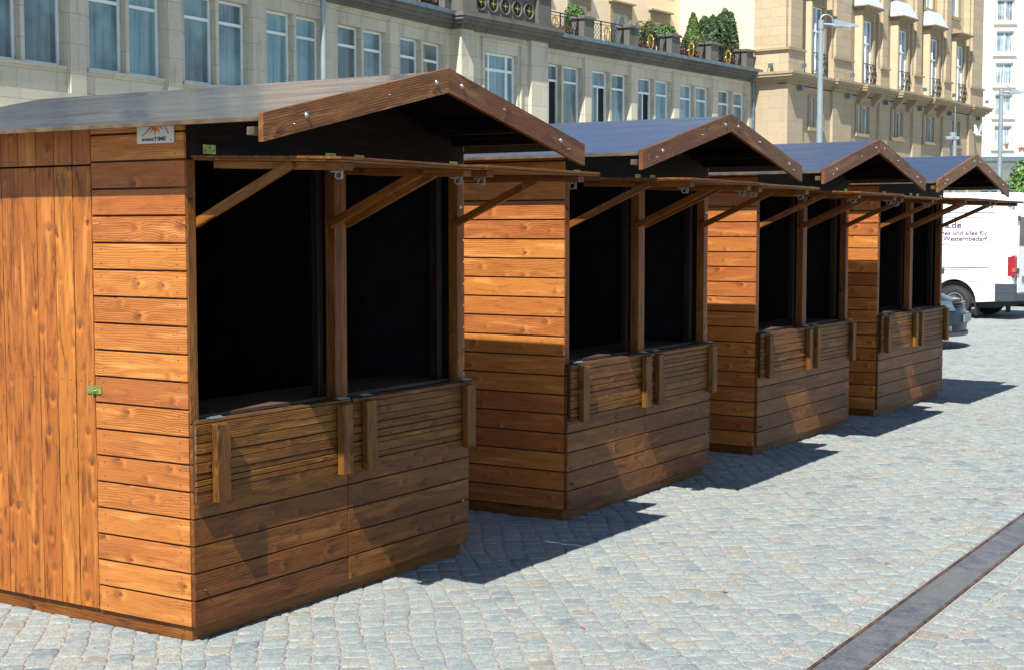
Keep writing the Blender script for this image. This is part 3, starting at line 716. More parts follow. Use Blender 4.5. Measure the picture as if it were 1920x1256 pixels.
# left part in its own direction
A29 = R(90-29.5)
M29 = Matrix.Translation(wing.location).inverted()
M29 = (Matrix.Translation(wing.location) @ Matrix.Rotation(A37, 4, 'Z')).inverted() @ (Matrix.Translation((-2.16, 43.43, 0)) @ Matrix.Rotation(A29, 4, 'Z'))
n_left = 8
winL = wing_part(n_left, .29 - n_left*2.93, M29, None, (0, 0), (.28, 0), yb=-.15, PITCH=2.93)
WP_L = None
for i, b in enumerate(winL):
    for x in (b+.13, b+1.31): place(WPROTO['shut'], wing, x, .10, 5.10, M29)
    m_ = MB(); m_.box((b+.06, .16, .42), (b+2.34, .20, 3.18), M29, mode='wall'); m_.build('shop_window', M['glass'], wing)
# centre pavilion, projecting .7 (local y=-.7), t -7.58..-3.24 -> x -4.99..-.65
m_ = MB(); YC = -.70
wall_open(m_, -4.99, -.65, 0, 7.6, YC+.12, YC+.45, [(-3.71, -2.10, 4.6, 7.05), (-3.8, -2.4, .4, 3.3)])
for a, b in ((-4.99, -4.42), (-1.53, -.65)): m_.box((a, YC, 0), (b, YC+.119, 7.599), mode='wall')
m_.box((-4.99, YC+.451, 0), (-4.5, 1.2, 7.6), mode='wall'); m_.box((-1.1, YC+.451, 0), (-.65, .9, 7.6), mode='wall')
for a, b, c, d in ((-3.90, -3.82, 4.6, 7.45), (-1.98, -1.90, 4.6, 7.45), (-3.819, -1.981, 7.37, 7.45)): m_.box((a, YC+.07, c), (b, YC+.1195, d), mode='wall')
m_.box((-4.419, YC-.02, 4.0), (-1.531, YC+.1195, 4.13), mode='wall')
m_.box((-4.49, .5, 0), (-1.11, 3, 7.9), mode='wall')
m_.build('wall', M['stone_wing'], wing)
m_ = MB(); cornice(m_, -4.99, -.65, YC, 8.0, ends=(1, 1)); m_.box((-5.3, YC-.30, 8.0), (-.34, 1.2, 8.06), mode='wall')
m_.build('cornice', M['stone_soot'], wing)
window(wing, -3.71, YC+.26, 4.6, 1.61, 2.45, 1.95, (.2, .75), dep=.07, frame=.07)
m_ = MB(); m_.box((-3.8, YC+.3, .4), (-2.4, YC+.34, 3.3), mode='wall'); m_.build('shop_window', M['glass'], wing)
# stone parapet with five round openings
m_ = MB(); yp = YC - .02
m_.box((-5.05, yp-.08, 8.061), (-4.40, yp+.55, 8.95), mode='wall'); m_.box((-1.32, yp-.08, 8.061), (-.62, yp+.55, 8.95), mode='wall')
for a, b in ((-5.10, -4.35), (-1.37, -.57)):
    m_.box((a, yp-.14, 8.951), (b, yp+.6, 9.03), mode='wall'); m_.box((a+.02, yp-.12, 8.0605), (b-.02, yp-.081, 8.2), mode='wall')
m_.box((-4.40, yp+.05, 8.061), (-1.32, yp+.3, 8.9), mode='wall'); m_.box((-4.40, yp-.05, 8.901), (-1.32, yp+.35, 9.0), mode='wall')
m_.box((-4.40, yp-.0, 8.061), (-1.32, yp+.049, 8.12), mode='wall')
for c_ in (-4.12, -3.52, -2.92, -2.32, -1.72):   # ring mouldings
    T = Matrix.Translation((c_ + .05, yp+.05, 8.46)) @ Matrix.Rotation(R(90), 4, 'X')
    m_.lathe([(.27, .0), (.27, .035), (.25, .045), (.225, .045), (.215, .02), (.205, .0)], 20, T, closed=False)
pa = m_.build('parapet', M['stone_soot'], wing)
for c_ in (-4.12, -3.52, -2.92, -2.32, -1.72):
    T = Matrix.Translation((c_ + .05, yp+.048, 8.46)) @ Matrix.Rotation(R(90), 4, 'X')
    m_ = MB(); m_.lathe([(.205, .0), (.2, .004)], 20, T); 
    for a in range(4):
        q_ = a*math.pi/4; r_ = .17
        m_.tube([(c_+.05 - r_*math.cos(q_), yp+.03, 8.46 - r_*math.sin(q_)), (c_+.05 + r_*math.cos(q_), yp+.03, 8.46 + r_*math.sin(q_))], .012, 5)
    m_.lathe([(.05, .02), (.055, .035), (.03, .05)], 8, T, mi=1)
    for a in range(4):
        q_ = a*math.pi/2; m_.lathe([(.02, .025), (.02, .04)], 6, T @ Matrix.Translation((.09*math.cos(q_), .09*math.sin(q_), 0)), mi=1)
    m_.build('round_grille', [M['iron'], M['gold']], pa)
m_ = MB(); m_.tube([(-.655+.0, -.12, 4), (-.655, -.12, 7.55)], .05, 8); m_.tube([(14.2, -.10, .0), (14.2, -.10, 7.6)], .055, 8); 
m_.tube([(-5.10, -.25, 0), (-5.10, -.25, 7.6)], .055, 8); m_.build('downpipe', M['gutter'], wing)
# balustrade piers and railings
def pier(x, M_=None, y=-.10, w_=.62):
    m_ = MB(); h = w_/2
    m_.box((x-h, y, 8.05), (x+h, y+.5, 8.72), M_, mode='wall'); m_.box((x-h-.06, y-.06, 8.721), (x+h+.06, y+.56, 8.80), M_, mode='wall')
    m_.box((x-h-.03, y-.03, 8.801), (x+h+.03, y+.53, 8.83), M_, mode='wall'); m_.box((x-h-.04, y-.04, 8.051), (x+h+.04, y-.001, 8.13), M_, mode='wall')
    return m_.build('balustrade_pier', M['stone_soot'], wing, bevel=.008)
def railing(x0, x1, M_=None, y=.12):
    m_ = MB(); z0, z1 = 8.10, 8.80; yy = y
    def bar(a, b, r_=.011): m_.tube([(a[0], yy, a[1]), (b[0], yy, b[1])], r_, 4, M=M_)
    bar((x0, z0), (x1, z0), .016); bar((x0, z1), (x1, z1), .02); bar((x0, z1-.10), (x1, z1-.10), .012)
    mid = (x0+x1)/2; m0, m1 = mid-.34, mid+.34
    for x in (x0+.02, x1-.02, m0, m1): m_.box((x-.018, yy-.018, 8.05), (x+.018, yy+.018, z1), M_)
    H_ = z1-.10-z0
    for a, b in ((x0, m0), (m1, x1)):
        L_ = b-a; s_ = .175; k = -H_
        while k < L_:
            for sgn in (1, -1):
                p = []; 
                for xx, zz in ((k, 0), (k+H_, H_)):
                    p.append([xx, zz])
                # clip
                ta, tb = max(0, -k), min(H_, L_-k)
                if tb > ta:
                    if sgn > 0: bar((a+k+ta, z0+ta), (a+k+tb, z0+tb), .0085)
                    else: bar((a+k+ta, z0+H_-ta), (a+k+tb, z0+H_-tb), .0085)
            k += s_
    o = m_.build('railing', M['iron'], wing)
    m_ = MB(); n_ = 22
    m_.tube([(mid+.17*math.cos(q_), yy-.03, (z0+z1-.1)/2+.24*math.sin(q_)) for q_ in np.linspace(0, 2*math.pi, n_)], .026, 6, M=M_, cap=False)
    for i in range(14):
        q_ = 2*math.pi*i/14; m_.tube([(mid+.2*math.cos(q_), yy-.03, (z0+z1-.1)/2+.27*math.sin(q_)), (mid+.245*math.cos(q_+.15), yy-.03, (z0+z1-.1)/2+.315*math.sin(q_+.15))], [.02, .008], 5, M=M_)
    m_.tube([(mid, yy-.02, z0+.1), (mid-.06, yy-.02, z0+.25), (mid+.05, yy-.02, z0+.4), (mid, yy-.02, z1-.18)], .012, 5, M=M_, mi=1)
    m_.build('medallion', [M['gold'], M['iron']], o)
pxs = [-.06+2.59, 2.72+2.59, 5.58+2.59, 8.44+2.59, 11.28+2.59]
for x in pxs: pier(x)
prev = -.55
for x in pxs: railing(prev+.02, x-.33); prev = x+.31
for i in range(4):
    x = .35 - i*2.93; pier(x, M29, y=-.22); railing(x - 2.93 + .33, x-.33, M29, y=.0)

# ------------------------------------------------------------------ peach house behind the terrace
peach = empty('peach_house', fp(-14, -3.4), A37, 'peach rendered house with stone framed windows rising behind the terrace', 'building')
m_ = MB(); ox = 14
pw = [(t_, 10.06 - 2.35) for t_ in (-7.2, -4.3, -1.5, 1.0, 3.83, 6.70, 9.58)]
ops = [(t_+ox, t_+ox+1.15, 8.05, 10.05) for t_, _ in pw] + [(t_+ox, t_+ox+1.15, 11.6, 13.4) for t_, _ in pw]
wall_open(m_, 0, 11.83+ox, 0, 15.5, 0, .35, ops); m_.box((0, .6, 0), (11.83+ox, 8, 15.5), mode='wall')
m_.build('wall', M['peach'], peach)
m_ = MB(); m_.box((-.3, -.5, 15.501), (11.83+ox-.01, 8.2, 15.8), mode='wall'); m_.build('roof', M['gutter'], peach)
PP = None
for t_, _ in pw:
    for zz, hh in ((8.05, 2.0), (11.6, 1.8)):
        x = t_+ox
        o = window(peach, x, .12, zz, 1.15, hh, None, (.5,), frame=.05, mat='glass_white') if True else None
        m_ = MB()
        for a, b in ((x-.2, x-.001), (x+1.151, x+1.35)): m_.box((a, -.05, zz), (b, .119, zz+hh+.2), mode='wall')
        m_.box((x, -.05, zz+hh+.001), (x+1.15, .119, zz+hh+.2), mode='wall')
        m_.box((x-.2, -.06, zz+hh+.2+.001), (x+1.35, -.001, zz+hh+.38), mode='wall'); m_.box((x-.28, -.18, zz+hh+.381), (x+1.43, -.001, zz+hh+.45), mode='wall')
        m_.box((x-.22, -.12, zz-.1), (x+1.37, -.001, zz-.001), mode='wall')
        m_.build('window_surround', M['stone_trim'], peach)
rear = empty('set_back_house', (-2.16, 43.43, 0), A29, 'tall beige house set back above the left part of the low wing', 'building')
M['beige_render'] = plain('weathered_beige_render', (.62, .58, .42), .9, var=.12, scale=.7, spec=.2)
m_ = MB(); rx = [-30 + 2.9*i for i in range(9)]
wall_open(m_, -31.5, -1.8, 0, 17.5, 4.2, 4.55, [(x, x+1.2, z, z+2.0) for x in rx for z in (8.4, 11.6, 14.6)])
m_.box((-31.5, 4.8, 0), (-1.8, 12, 17.5), mode='wall'); m_.build('wall', M['beige_render'], rear)
m_ = MB(); m_.box((-31.9, 3.7, 17.501), (-1.4, 12.4, 17.9), mode='wall'); m_.build('roof', M['gutter'], rear)
RW = None
for x in rx:
    for z in (8.4, 11.6, 14.6):
        if RW is None: RW = window(rear, x, 4.35, z, 1.2, 2.0, None, (.5,), frame=.06)
        else: place(RW, rear, x, 4.35, z)
# ------------------------------------------------------------------ sandstone tower building
random.seed(5)
OX = 11.79
tower = empty('sandstone_building', fp(OX, 1.5), A37, 'tall yellow sandstone block with giant pilasters, french windows and iron balconies', 'building')
TX = lambda t_: t_ - OX
fwin = [(14.03, 15.05), (18.98, 19.98), (22.88, 23.88), (26.68, 27.66), (30.08, 31.06)]
swin = [(13.98, 15.1), (18.57, 19.75), (22.36, 23.5), (26.16, 27.35), (29.57, 30.75)]
XE = TX(33.75)
m_ = MB()
wall_open(m_, 0, XE, 0, 7.46, 0.12, .5, [(TX(a), TX(b), 5.87, 7.04) for a, b in swin] + [(TX(a)-.3, TX(b)+.3, .5, 3.6) for a, b in swin])
m_.box((0, .501, 0), (.4, 5.2, 7.46), mode='wall'); m_.box((XE-.4, .501, 0), (XE, 9, 7.46), mode='wall')
pil = [(11.79, 13.16), (15.95, 17.79), (20.75, 21.65), (24.6, 25.6), (28.35, 29.3), (31.9, 33.75)]
for a, b in pil: m_.box((TX(a), 0, 0), (TX(b), .119, 7.459), mode='wall')
m_.box((.6, .9, 0), (XE-.6, 8.9, 7.45), mode='wall')
m_.build('lower_wall', M['stone_tower_low'], tower)
# upper wall
m_ = MB()
ops = [(TX(a)-.03, TX(b)+.03, 7.97, 10.74) for a, b in fwin] + [(TX(a), TX(b), 12.2, 13.9) for a, b in fwin]
bays = [(13.16, 15.95), (17.79, 20.75), (21.65, 24.6), (25.6, 28.35), (29.3, 31.9)]
for (a, b) in bays: wall_open(m_, TX(a), TX(b), 7.95, 18, .40, .6, ops, mi=1)
for a, b in pil:
    m_.box((TX(a), .1, 7.951), (TX(b), .6, 18), mode='wall')
    m_.box((TX(a)+.18, -.02, 7.952), (TX(b)-.18, .0995, 18), mode='wall')
    m_.box((TX(a)-.0, -.02, 7.952), (TX(a)+.1795, .0995, 8.78), mode='wall'); m_.box((TX(b)-.1795, -.02, 7.952), (TX(b)-.0, .0995, 8.78), mode='wall')
m_.box((0, .601, 7.951), (.35, 1.5, 18), mode='wall'); m_.box((XE-.35, .601, 7.951), (XE, 9, 18), mode='wall')
m_.box((.36, 1.0, 7.951), (XE-.36, 9, 18), mode='wall')
m_.build('upper_wall', [M['stone_tower'], M['tower_render']], tower)
m_ = MB(); m_.box((-.001, 1.501, 7.951), (.349, 9, 18), mode='wall'); m_.build('side_wall', M['cream'], tower)
for a, b in pil:
    m_ = MB()
    e0 = -.10 if a < 12 else -.06
    m_.box((TX(a)+e0, -.10, 8.781), (TX(b)+.06, -.021, 8.86), mode='wall'); m_.box((TX(a)+e0+.03, -.06, 8.861), (TX(b)+.03, -.0205, 8.9), mode='wall')
    if a < 12: m_.box((-.10, -.02, 8.781), (-.001, 1.45, 8.86), mode='wall')
    m_.build('string_course', M['stone_trim'], tower)
# cornice with steps over pilasters and window consoles
m_ = MB(); cornice(m_, 0, XE, .12, 7.92, ends=(1, 1), sc=1.0)
for p, za, zb in ((.10, .46, .36), (.16, .36, .30), (.27, .30, .20), (.36, .20, .10), (.40, .10, .0)):
    m_.box((-p, .421, 7.92-za), (0.0, 1.4, 7.92-zb-.001), mode='wall')
    for a, b in pil[:-1]:
        m_.box((TX(a)-p*.9+ (.9*p-p if a < 12 else 0), -.0 - p - .01, 7.925-za), (TX(b)+p*.9, .119-p, 7.925-zb-.0015), mode='wall')
    a, b = pil[-1]; m_.box((TX(a)-p*.9, -p-.01, 7.925-za), (TX(b)+p, .119-p, 7.925-zb-.0015), mode='wall')
for (a, b) in fwin[1:4]:
    for p, za, zb in ((.27, .30, .20), (.36, .20, .10), (.40, .10, .0)):
        m_.box((TX(a)-.55-p*.3, -.28-p*.6, 7.93-za), (TX(b)+.55+p*.3, .119-p-.011, 7.93-zb-.002), mode='wall')
m_.build('cornice', M['stone_trim'], tower)
for (a, b) in fwin[1:4]:
    for x in (TX(a)-.40, TX(b)+.16):
        m_ = MB(); m_.prism([(.119, 7.1), (-.02, 7.12), (-.12, 7.3), (-.34, 7.48), (-.38, 7.629), (.119, 7.629)], 0, x, x+.24, mode='wall')
        m_.build('console', M['stone_trim'], tower)
# small paired windows
for a, b in swin:
    x0, x1 = TX(a), TX(b)
    m_ = MB()
    for c, d in ((x0-.14, x0-.001), (x1+.001, x1+.14)): m_.box((c, .06, 5.75), (d, .119, 7.16), mode='wall')
    m_.box((x0, .06, 7.041), (x1, .119, 7.16), mode='wall'); m_.box((x0-.2, .0, 5.73), (x1+.2, .119, 5.869), mode='wall')
    cx = (x0+x1)/2+.0; m_.box((cx-.085, .13, 5.87), (cx+.085, .45, 7.04), mode='wall')
    m_.build('window_surround', M['stone_trim'], tower)
    for c, d in ((x0, cx-.086), (cx+.086, x1)): window(tower, c, .20, 5.87, d-c, 1.17, None, (), frame=.04, dep=.05)
    m_ = MB(); m_.box((x0-.29, .4, .5), (x1+.29, .44, 3.6), mode='wall'); m_.build('ground_floor_glazing', M['glass'], tower)
# french windows with surrounds, hoods, balconies
def balcony(x0, x1):
    m_ = MB(); n_ = 7
    def prof(q_): return [(q_, -.03, 8.02), (q_, -.12, 8.15), (q_, -.17, 8.35), (q_, -.12, 8.6), (q_, -.06, 8.86)]
    for i in range(n_+1): m_.tube(prof(x0+(x1-x0)*i/n_), .011, 4)
    m_.tube([(x0, -.06, 8.86), (x1, -.06, 8.86)], .018, 5); m_.tube([(x0, -.03, 8.02), (x1, -.03, 8.02)], .016, 5)
    for i in range(3):
        for j in range(3):
            cx, cz = x0+(x1-x0)*(i+.5)/3, 8.16+j*.26; yy = (-.13, -.175, -.11)[j]
            m_.tube([(cx+(.02+.09*q_/6.3)*math.cos(q_*1.5), yy, cz+(.02+.09*q_/6.3)*math.sin(q_*1.5)) for q_ in np.linspace(0, 6.3, 16)], .012, 4)
    for x in (x0, x1): m_.tube([(x, .05, 8.86), (x, -.06, 8.86)], .014, 4); m_.tube([(x, .05, 8.05), (x, -.03, 8.03)], .014, 4)
    return m_.build('balcony_railing', M['iron'], tower)
for i, (a, b) in enumerate(fwin):
    x0, x1 = TX(a), TX(b); m_ = MB()
    for c, d in ((x0-.10, x0-.031), (x1+.031, x1+.24)): m_.box((c, .02, 7.96), (d, .399, 10.75), mode='wall')
    m_.box((x0-.10, .02, 10.751), (x1+.24, .399, 11.12), mode='wall')
    m_.box((x0-.13, .04, 7.96), (x0-.1005, .399, 11.12), mode='wall', mi=1)
    for s_ in range(7): m_.box((x0+.02+s_*.15, -.005, 10.82), (x0+.11+s_*.15, .0195, 11.03), mode='wall')
    for p, za in ((.06, 11.121), (.14, 11.17), (.24, 11.22), (.30, 11.27)): m_.box((x0-.16-p*.8, .0-p, za), (x1+.28+p*.8, .399, za+.048), mode='wall')
    m_.build('window_surround', [M['stone_trim'], M['tower_render']], tower)
    window(tower, x0-.025, .14, 7.97, x1-x0+.05, 2.77, 1.8, (.5,), frame=.05, mat='glass_white')
    window(tower, x0, .48, 12.2, x1-x0, 1.7, 1.1, (.5,), frame=.05, mat='glass_white')
    m_ = MB(); m_.box((x0-.2, .3, 12.05), (x1+.2, .399, 12.199), mode='wall')
    for c, d in ((x0-.18, x0-.001), (x1+.001, x1+.18)): m_.box((c, .34, 12.2), (d, .399, 14.05), mode='wall')
    m_.build('window_surround', M['stone_trim'], tower)
    balcony(x0-.02, x1+.02)
    if 0 < i < 4:
        m_ = MB(); zb_, zt_ = 11.32, 12.0
        P_ = [Vector(p) for p in ((x0-.36,-.26,zb_),(x1+.48,-.26,zb_),(x1+.48,.399,zb_),(x0-.36,.399,zb_),(x0-.12,.08,zt_),(x1+.24,.08,zt_),(x1+.24,.399,zt_),(x0-.12,.399,zt_))]
        for f in ((0,1,5,4),(1,2,6,5),(3,0,4,7),(4,5,6,7),(0,3,2,1),(2,3,7,6)): m_.quadf([P_[j] for j in f], [(0,0),(1,0),(1,1),(0,1)])
        m_.build('window_hood', M['copper_white'], tower)
m_ = MB(); m_.box((-.5, -.5, 18.001), (XE+.5, 9.3, 18.6), mode='wall'); m_.build('roof_cornice', M['stone_trim'], tower)
# spotlights along the ledges of the tower
for t_ in (12.4, 16.9, 20.9, 24.9, 28.6, 32.6):
    m_ = MB(); x = TX(t_)+.3; m_.box((x-.10, -.24, 7.24), (x+.10, -.05, 7.40)); m_.box((x-.03, -.16, 7.401), (x+.03, -.10, 7.455)); m_.build('spotlight', M['gutter'], tower, bevel=.01)
for x, y in ((.55, -.3), (-.25, .75), (TX(16.9), -.3), (TX(24.9), -.3), (TX(28.6), -.3), (TX(33.2), -.3)):
    m_ = MB(); m_.tube([(x, y, 7.93), (x, y, 8.06), (x+.05, y-.06, 8.12)], .018, 6); m_.box((x-.02, y-.16, 8.10), (x+.15, y-.02, 8.26)); m_.build('floodlight', M['gutter'], tower, bevel=.01)

# ------------------------------------------------------------------ white block far right with canopy
wh = empty('white_block', (41.0, 130, 0), R(-2), 'bright white rendered apartment block at the far right edge', 'building')
m_ = MB(); ops = []; Z0 = 8.7; LV = [8.9 + i*2.72 for i in range(6)]
cols = [1.15, 4.4, 7.65, 10.9]
for c_ in cols:
    for z in LV: ops.append((c_, c_+1.45, z, z+1.85))
wall_open(m_, -2, 18, 0, 26, 0, .35, ops); m_.box((-2, .6, 0), (18, 10, 26), mode='wall'); m_.build('wall', M['white_render'], wh)
WW = None
M['beige_trim'] = plain('pinkish_window_trim', (.50, .43, .38), .9, var=.05)
for c_ in cols:
    for z in LV:
        if WW is None: WW = window(wh, c_, .15, z, 1.45, 1.85, None, (.5,), frame=.09, mat='glass_white')
        else: place(WW, wh, c_, .15, z)
        m_ = MB()
        for a, b in ((c_-.22, c_-.001), (c_+1.451, c_+1.67)): m_.box((a, -.08, z-.22), (b, -.001, z+2.07))
        m_.box((c_, -.08, z+1.851), (c_+1.45, -.001, z+2.07)); m_.box((c_, -.08, z-.22), (c_+1.45, -.001, z-.001)); m_.box((c_-.3, -.2, z-.30), (c_+1.75, -.001, z-.221))
        m_.build('window_surround', M['beige_trim'], wh)
m_ = MB(); m_.box((-6, -3.2, 7.55), (18, -.002, 7.95)); m_.box((-6, -3.3, 6.9), (18, -2.9, 7.15)); m_.build('canopy', M['gutter'], wh)
for x in (-5, 0, 5, 10, 15):
    m_ = MB(); m_.tube([(x, -3.1, 0), (x, -3.1, 6.9)], .12, 8); m_.build('canopy_post', M['gutter'], wh)
m_ = MB(); m_.box((-2, -.05, 4.2), (18, -.01, 5.1)); m_.build('shop_fascia', M['iron'], wh)
m_ = MB(); m_.box((-6, -.0, 0), (-2.001, 9, 6.89), mode='wall'); m_.build('passage_wall', M['white_render'], wh)
for i in range(3):
    fpx = [2.2, 3.4, 3.75][i]; b_ = MB()
    b_.lathe([(.13, 0), (.17, .22), (.18, .25)], 8, Matrix.Translation((0,0,0))); 
    o = b_.build('flower_pot', M['terracotta']); o.matrix_world = Matrix.Translation((41+fpx, 129.85, [8.9, 8.62, 8.62][i]))
    rr = random.Random(i); l_ = MB()
    for _ in range(60):
        c_ = Vector((rr.gauss(0, .12), rr.gauss(0, .1), .36+rr.gauss(0, .09))); a = [Vector((rr.uniform(-.06,.06), rr.uniform(-.06,.06), rr.uniform(-.06,.06))) for _ in range(3)]
        l_.quadf([c_+q_ for q_ in a], [(rr.random(), 0)]*3)
    l_.build('foliage', M['leaf_bright'], o)
    tag(o, ['potted plant on the lowest visible window sill of the white block', 'left one of two potted plants right of that sill window, on the white block', 'right one of two potted plants right of that sill window, on the white block'][i], 'potted plant', 'pots on the white block')

# ------------------------------------------------------------------ lamps
def lamp(x, y, h, yaw, label, head=True, rad=.085):
    o = empty('street_lamp', (x, y, 0), yaw, label, 'street lamp', 'grey street lamps along the buildings')
    m_ = MB(); m_.tube([(0,0,0), (0,0,.9), (0,0,.95), (0,0,h*.5), (0,0,h-.12)], [rad*1.35, rad*1.35, rad*1.15, rad*1.0, rad*.8], 14); m_.tube([(0,0,h-.12), (0,0,h+.12)], rad*.95, 12)
    m_.build('pole', M['lamp_grey'], o, smooth=True)
    m_ = MB(); m_.tube([(0,0,h+.02), (.32,0,h+.0)], .035, 8); m_.tube([(-.02,0,h+.1)] + [(.14-.17*math.cos(q_), 0, h+.10+.17*math.sin(q_)) for q_ in np.linspace(.2, 3.0, 9)] + [(.34,0,h+.02)], .018, 6)
    m_.tube([(0,.02,h-.02), (.34,.02,h-.05)], .014, 6)
    m_.build('bracket', M['lamp_grey'], o, smooth=True)
    m_ = MB()
    P_ = [(.30,-.15,h-.06),(.30,.15,h-.06),(.34,.13,h+.14),(.34,-.13,h+.14),(1.02,-.05,h-.045),(1.02,.05,h-.045),(1.02,.04,h-.015),(1.02,-.04,h-.015)]
    for f in ((0,1,2,3),(4,7,6,5),(0,3,7,4),(1,5,6,2),(3,2,6,7),(0,4,5,1)): m_.quadf([P_[j] for j in f], [(0,0),(1,0),(1,1),(0,1)])
    m_.build('lamp_head', M['lamp_grey'], o, bevel=.012)
    m_ = MB(); m_.box((.40, -.10, h-.075), (.78, .10, h-.058)); m_.build('lens', M['glass_white'], o)
    return o
lamp(8.27, 40, 7.2, 0, 'grey street lamp with a wedge shaped head in front of the sandstone building')
lamp(-4.8, 38, 8.1, R(10), 'pale grey lamp post cut by the top edge, in front of the low wing', rad=.082)
lamp(19.38, 59, 7.15, R(-5), 'grey street lamp at the right edge, in front of the white block', rad=.10)
ml = empty('camera_mast', (21.14, 71, 0), 0, 'thin mast with antenna rod standing before the white block', 'mast')
m_ = MB(); m_.tube([(0,0,0), (0,0,6.1)], [.12, .09], 10); m_.tube([(0,0,6.1), (0,0,7.6)], .02, 6); m_.build('pole', M['lamp_grey'], ml)
m_ = MB(); m_.box((-.45, -.12, 6.0), (.2, .12, 6.16)); m_.tube([(-.1,0,6.08),(-.1,0,6.35)], .16, 10); m_.build('camera_housing', M['lamp_grey'], ml, bevel=.03)

# ------------------------------------------------------------------ plants
def clumps(mb, n, fn, size, rr, elong=1.0):
    for _ in range(n):
        c_, nn, sh = fn(); a = nn.cross(Vector((rr.uniform(-1,1), rr.uniform(-1,1), rr.uniform(-1,1)))).normalized(); b = nn.cross(a)
        s_ = size*rr.uniform(.6, 1.35); a *= s_*elong; b *= s_*.55; tip = c_ + a + nn*s_*.25
        mb.quadf([c_-a, c_-b*.9+nn*s_*.15, tip, c_+b*.9+nn*s_*.1], [(min(.999, max(0, sh+rr.uniform(-.2,.2))), 0)]*4)
def rnd_dir(rr):
    z = rr.uniform(-1, 1); a = rr.uniform(0, 6.283); r_ = math.sqrt(1-z*z); return Vector((r_*math.cos(a), r_*math.sin(a), z))
def bush(name, loc, rx, rz, n, size, mat, label, seed, cat='bush', group='plants on the terrace', stem=True):
    rr = random.Random(seed); o = empty(name, loc, 0, label, cat, group); m_ = MB()
    lobes = [(Vector((rr.uniform(-.5,.5)*rx, rr.uniform(-.5,.5)*rx, rr.uniform(-.45,.5)*rz)), rr.uniform(.45,.7)) for _ in range(9)]
    def fn():
        c0, s_ = rr.choice(lobes); d = rnd_dir(rr); q_ = rr.uniform(.6, 1)**.6
        p = c0 + Vector((d.x*rx*s_*q_, d.y*rx*s_*q_, d.z*rz*s_*q_)); return p + Vector((0,0,rz)), (d + rnd_dir(rr)*.5).normalized(), .35+.4*q_*rr.random()
    clumps(m_, n, fn, size, rr); m_.build('foliage', M[mat], o)
    if stem:
        m_ = MB(); m_.lathe([(.16, 0), (.22, .35), (.23, .38)], 10); m_.build('pot', M['terracotta'], o)
        m_ = MB()
        for i in range(4): m_.tube([(0,0,.3), (rr.uniform(-.3,.3)*rx, rr.uniform(-.3,.3)*rx, rz*1.2)], [.03,.01], 5)
        m_.build('stem', M['bark'], o)
    return o
def conifer(loc, r_, h, n, mat, label, seed, tips=1):
    rr = random.Random(seed); o = empty('conifer', loc, 0, label, 'conifer', 'plants on the terrace'); m_ = MB()
    sp = [(rr.uniform(-.45,.45)*r_*(tips > 1), rr.uniform(-.4,.4)*r_*(tips > 1), rr.uniform(.82, 1.0) if tips > 1 else 1.0, 1.0 if tips == 1 else rr.uniform(.5,.7)) for _ in range(tips)]
    def fn():
        sx, sy, sh, sr = rr.choice(sp); u = rr.random()**1.0; z = u*h*sh; a = rr.uniform(0, 6.283)
        pr = (1-u)**(.75 if tips == 1 else .42) * (1.0 if u > .08 else .8+u*2.5)
        q_ = r_*sr*pr*(.75+.3*rr.random()+ .12*math.sin(a*5+z*6)); d = Vector((math.cos(a), math.sin(a), .9)).normalized()
        return Vector((sx+q_*math.cos(a), sy+q_*math.sin(a), z)), (Vector((math.cos(a), math.sin(a), .2)) + rnd_dir(rr)*.6).normalized(), .2+.6*rr.random()
    clumps(m_, n, fn, .075, rr, 1.3); m_.build('foliage', M[mat], o)
    m_ = MB(); m_.tube([(0,0,0), (0,0,h*.85)], [.06, .01], 6); m_.build('trunk', M['bark'], o)
    m_ = MB(); m_.box((-.3, -.3, 0), (.3, .3, .34)); m_.build('planter', M['terracotta'], o, bevel=.02)
bush('leafy_bush', fp(.45, -.75, 8.05), .50, .62, 3000, .05, 'leaf_bright', 'bright green bush behind the railing nearest to the round-holed parapet', 21)
bush('leafy_bush', fp(6.15, -.8, 8.05), .55, .62, 2200, .05, 'leaf_bright', 'loose green bush behind the middle railing of the terrace', 22)
bush('leafy_bush', fp(5.2, -1.0, 8.05), .4, .75, 1200, .05, 'leaf_yellow', 'thin yellowish shrub behind the middle railing of the terrace', 23)
bush('leafy_bush', fp(7.75, -.8, 8.05), .5, .42, 1500, .05, 'leaf_conifer', 'low dark shrub left of the pointed conifer', 24)
conifer(fp(8.72, -1.0, 8.05), .56, 1.95, 4200, 'leaf_yellow', 'single pointed yellow green conifer on the terrace', 31)
conifer(fp(10.35, -1.0, 8.05), .80, 2.1, 6500, 'leaf_conifer', 'broad dark conifer with rounded top, left of the tallest one', 32, 5)
conifer(fp(11.62-.4, -1.05, 8.05), .72, 2.45, 7000, 'leaf_conifer', 'tallest dark conifer with several tips, beside the cream wall', 33, 7)
def flowerbox(loc, rz, L_, label, seed):
    rr = random.Random(seed); o = empty('flower_box', loc, rz, label, 'flower box', 'flower boxes behind the railings')
    m_ = MB(); m_.box((-L_/2, -.1, 0), (L_/2, .1, .18)); m_.build('box', M['terracotta'], o, bevel=.01)
    m_ = MB(); clumps(m_, int(420*L_), lambda: (Vector((rr.uniform(-L_/2, L_/2), rr.gauss(0,.07), .2+abs(rr.gauss(0,.10)))), rnd_dir(rr), rr.random()), .035, rr); m_.build('foliage', M['leaf_conifer'], o)
    m_ = MB(); clumps(m_, int(130*L_), lambda: (Vector((rr.uniform(-L_/2, L_/2), rr.gauss(-.06,.07), .24+abs(rr.gauss(0,.08)))), rnd_dir(rr), rr.random()), .028, rr); m_.build('blossom', M['flower'], o)
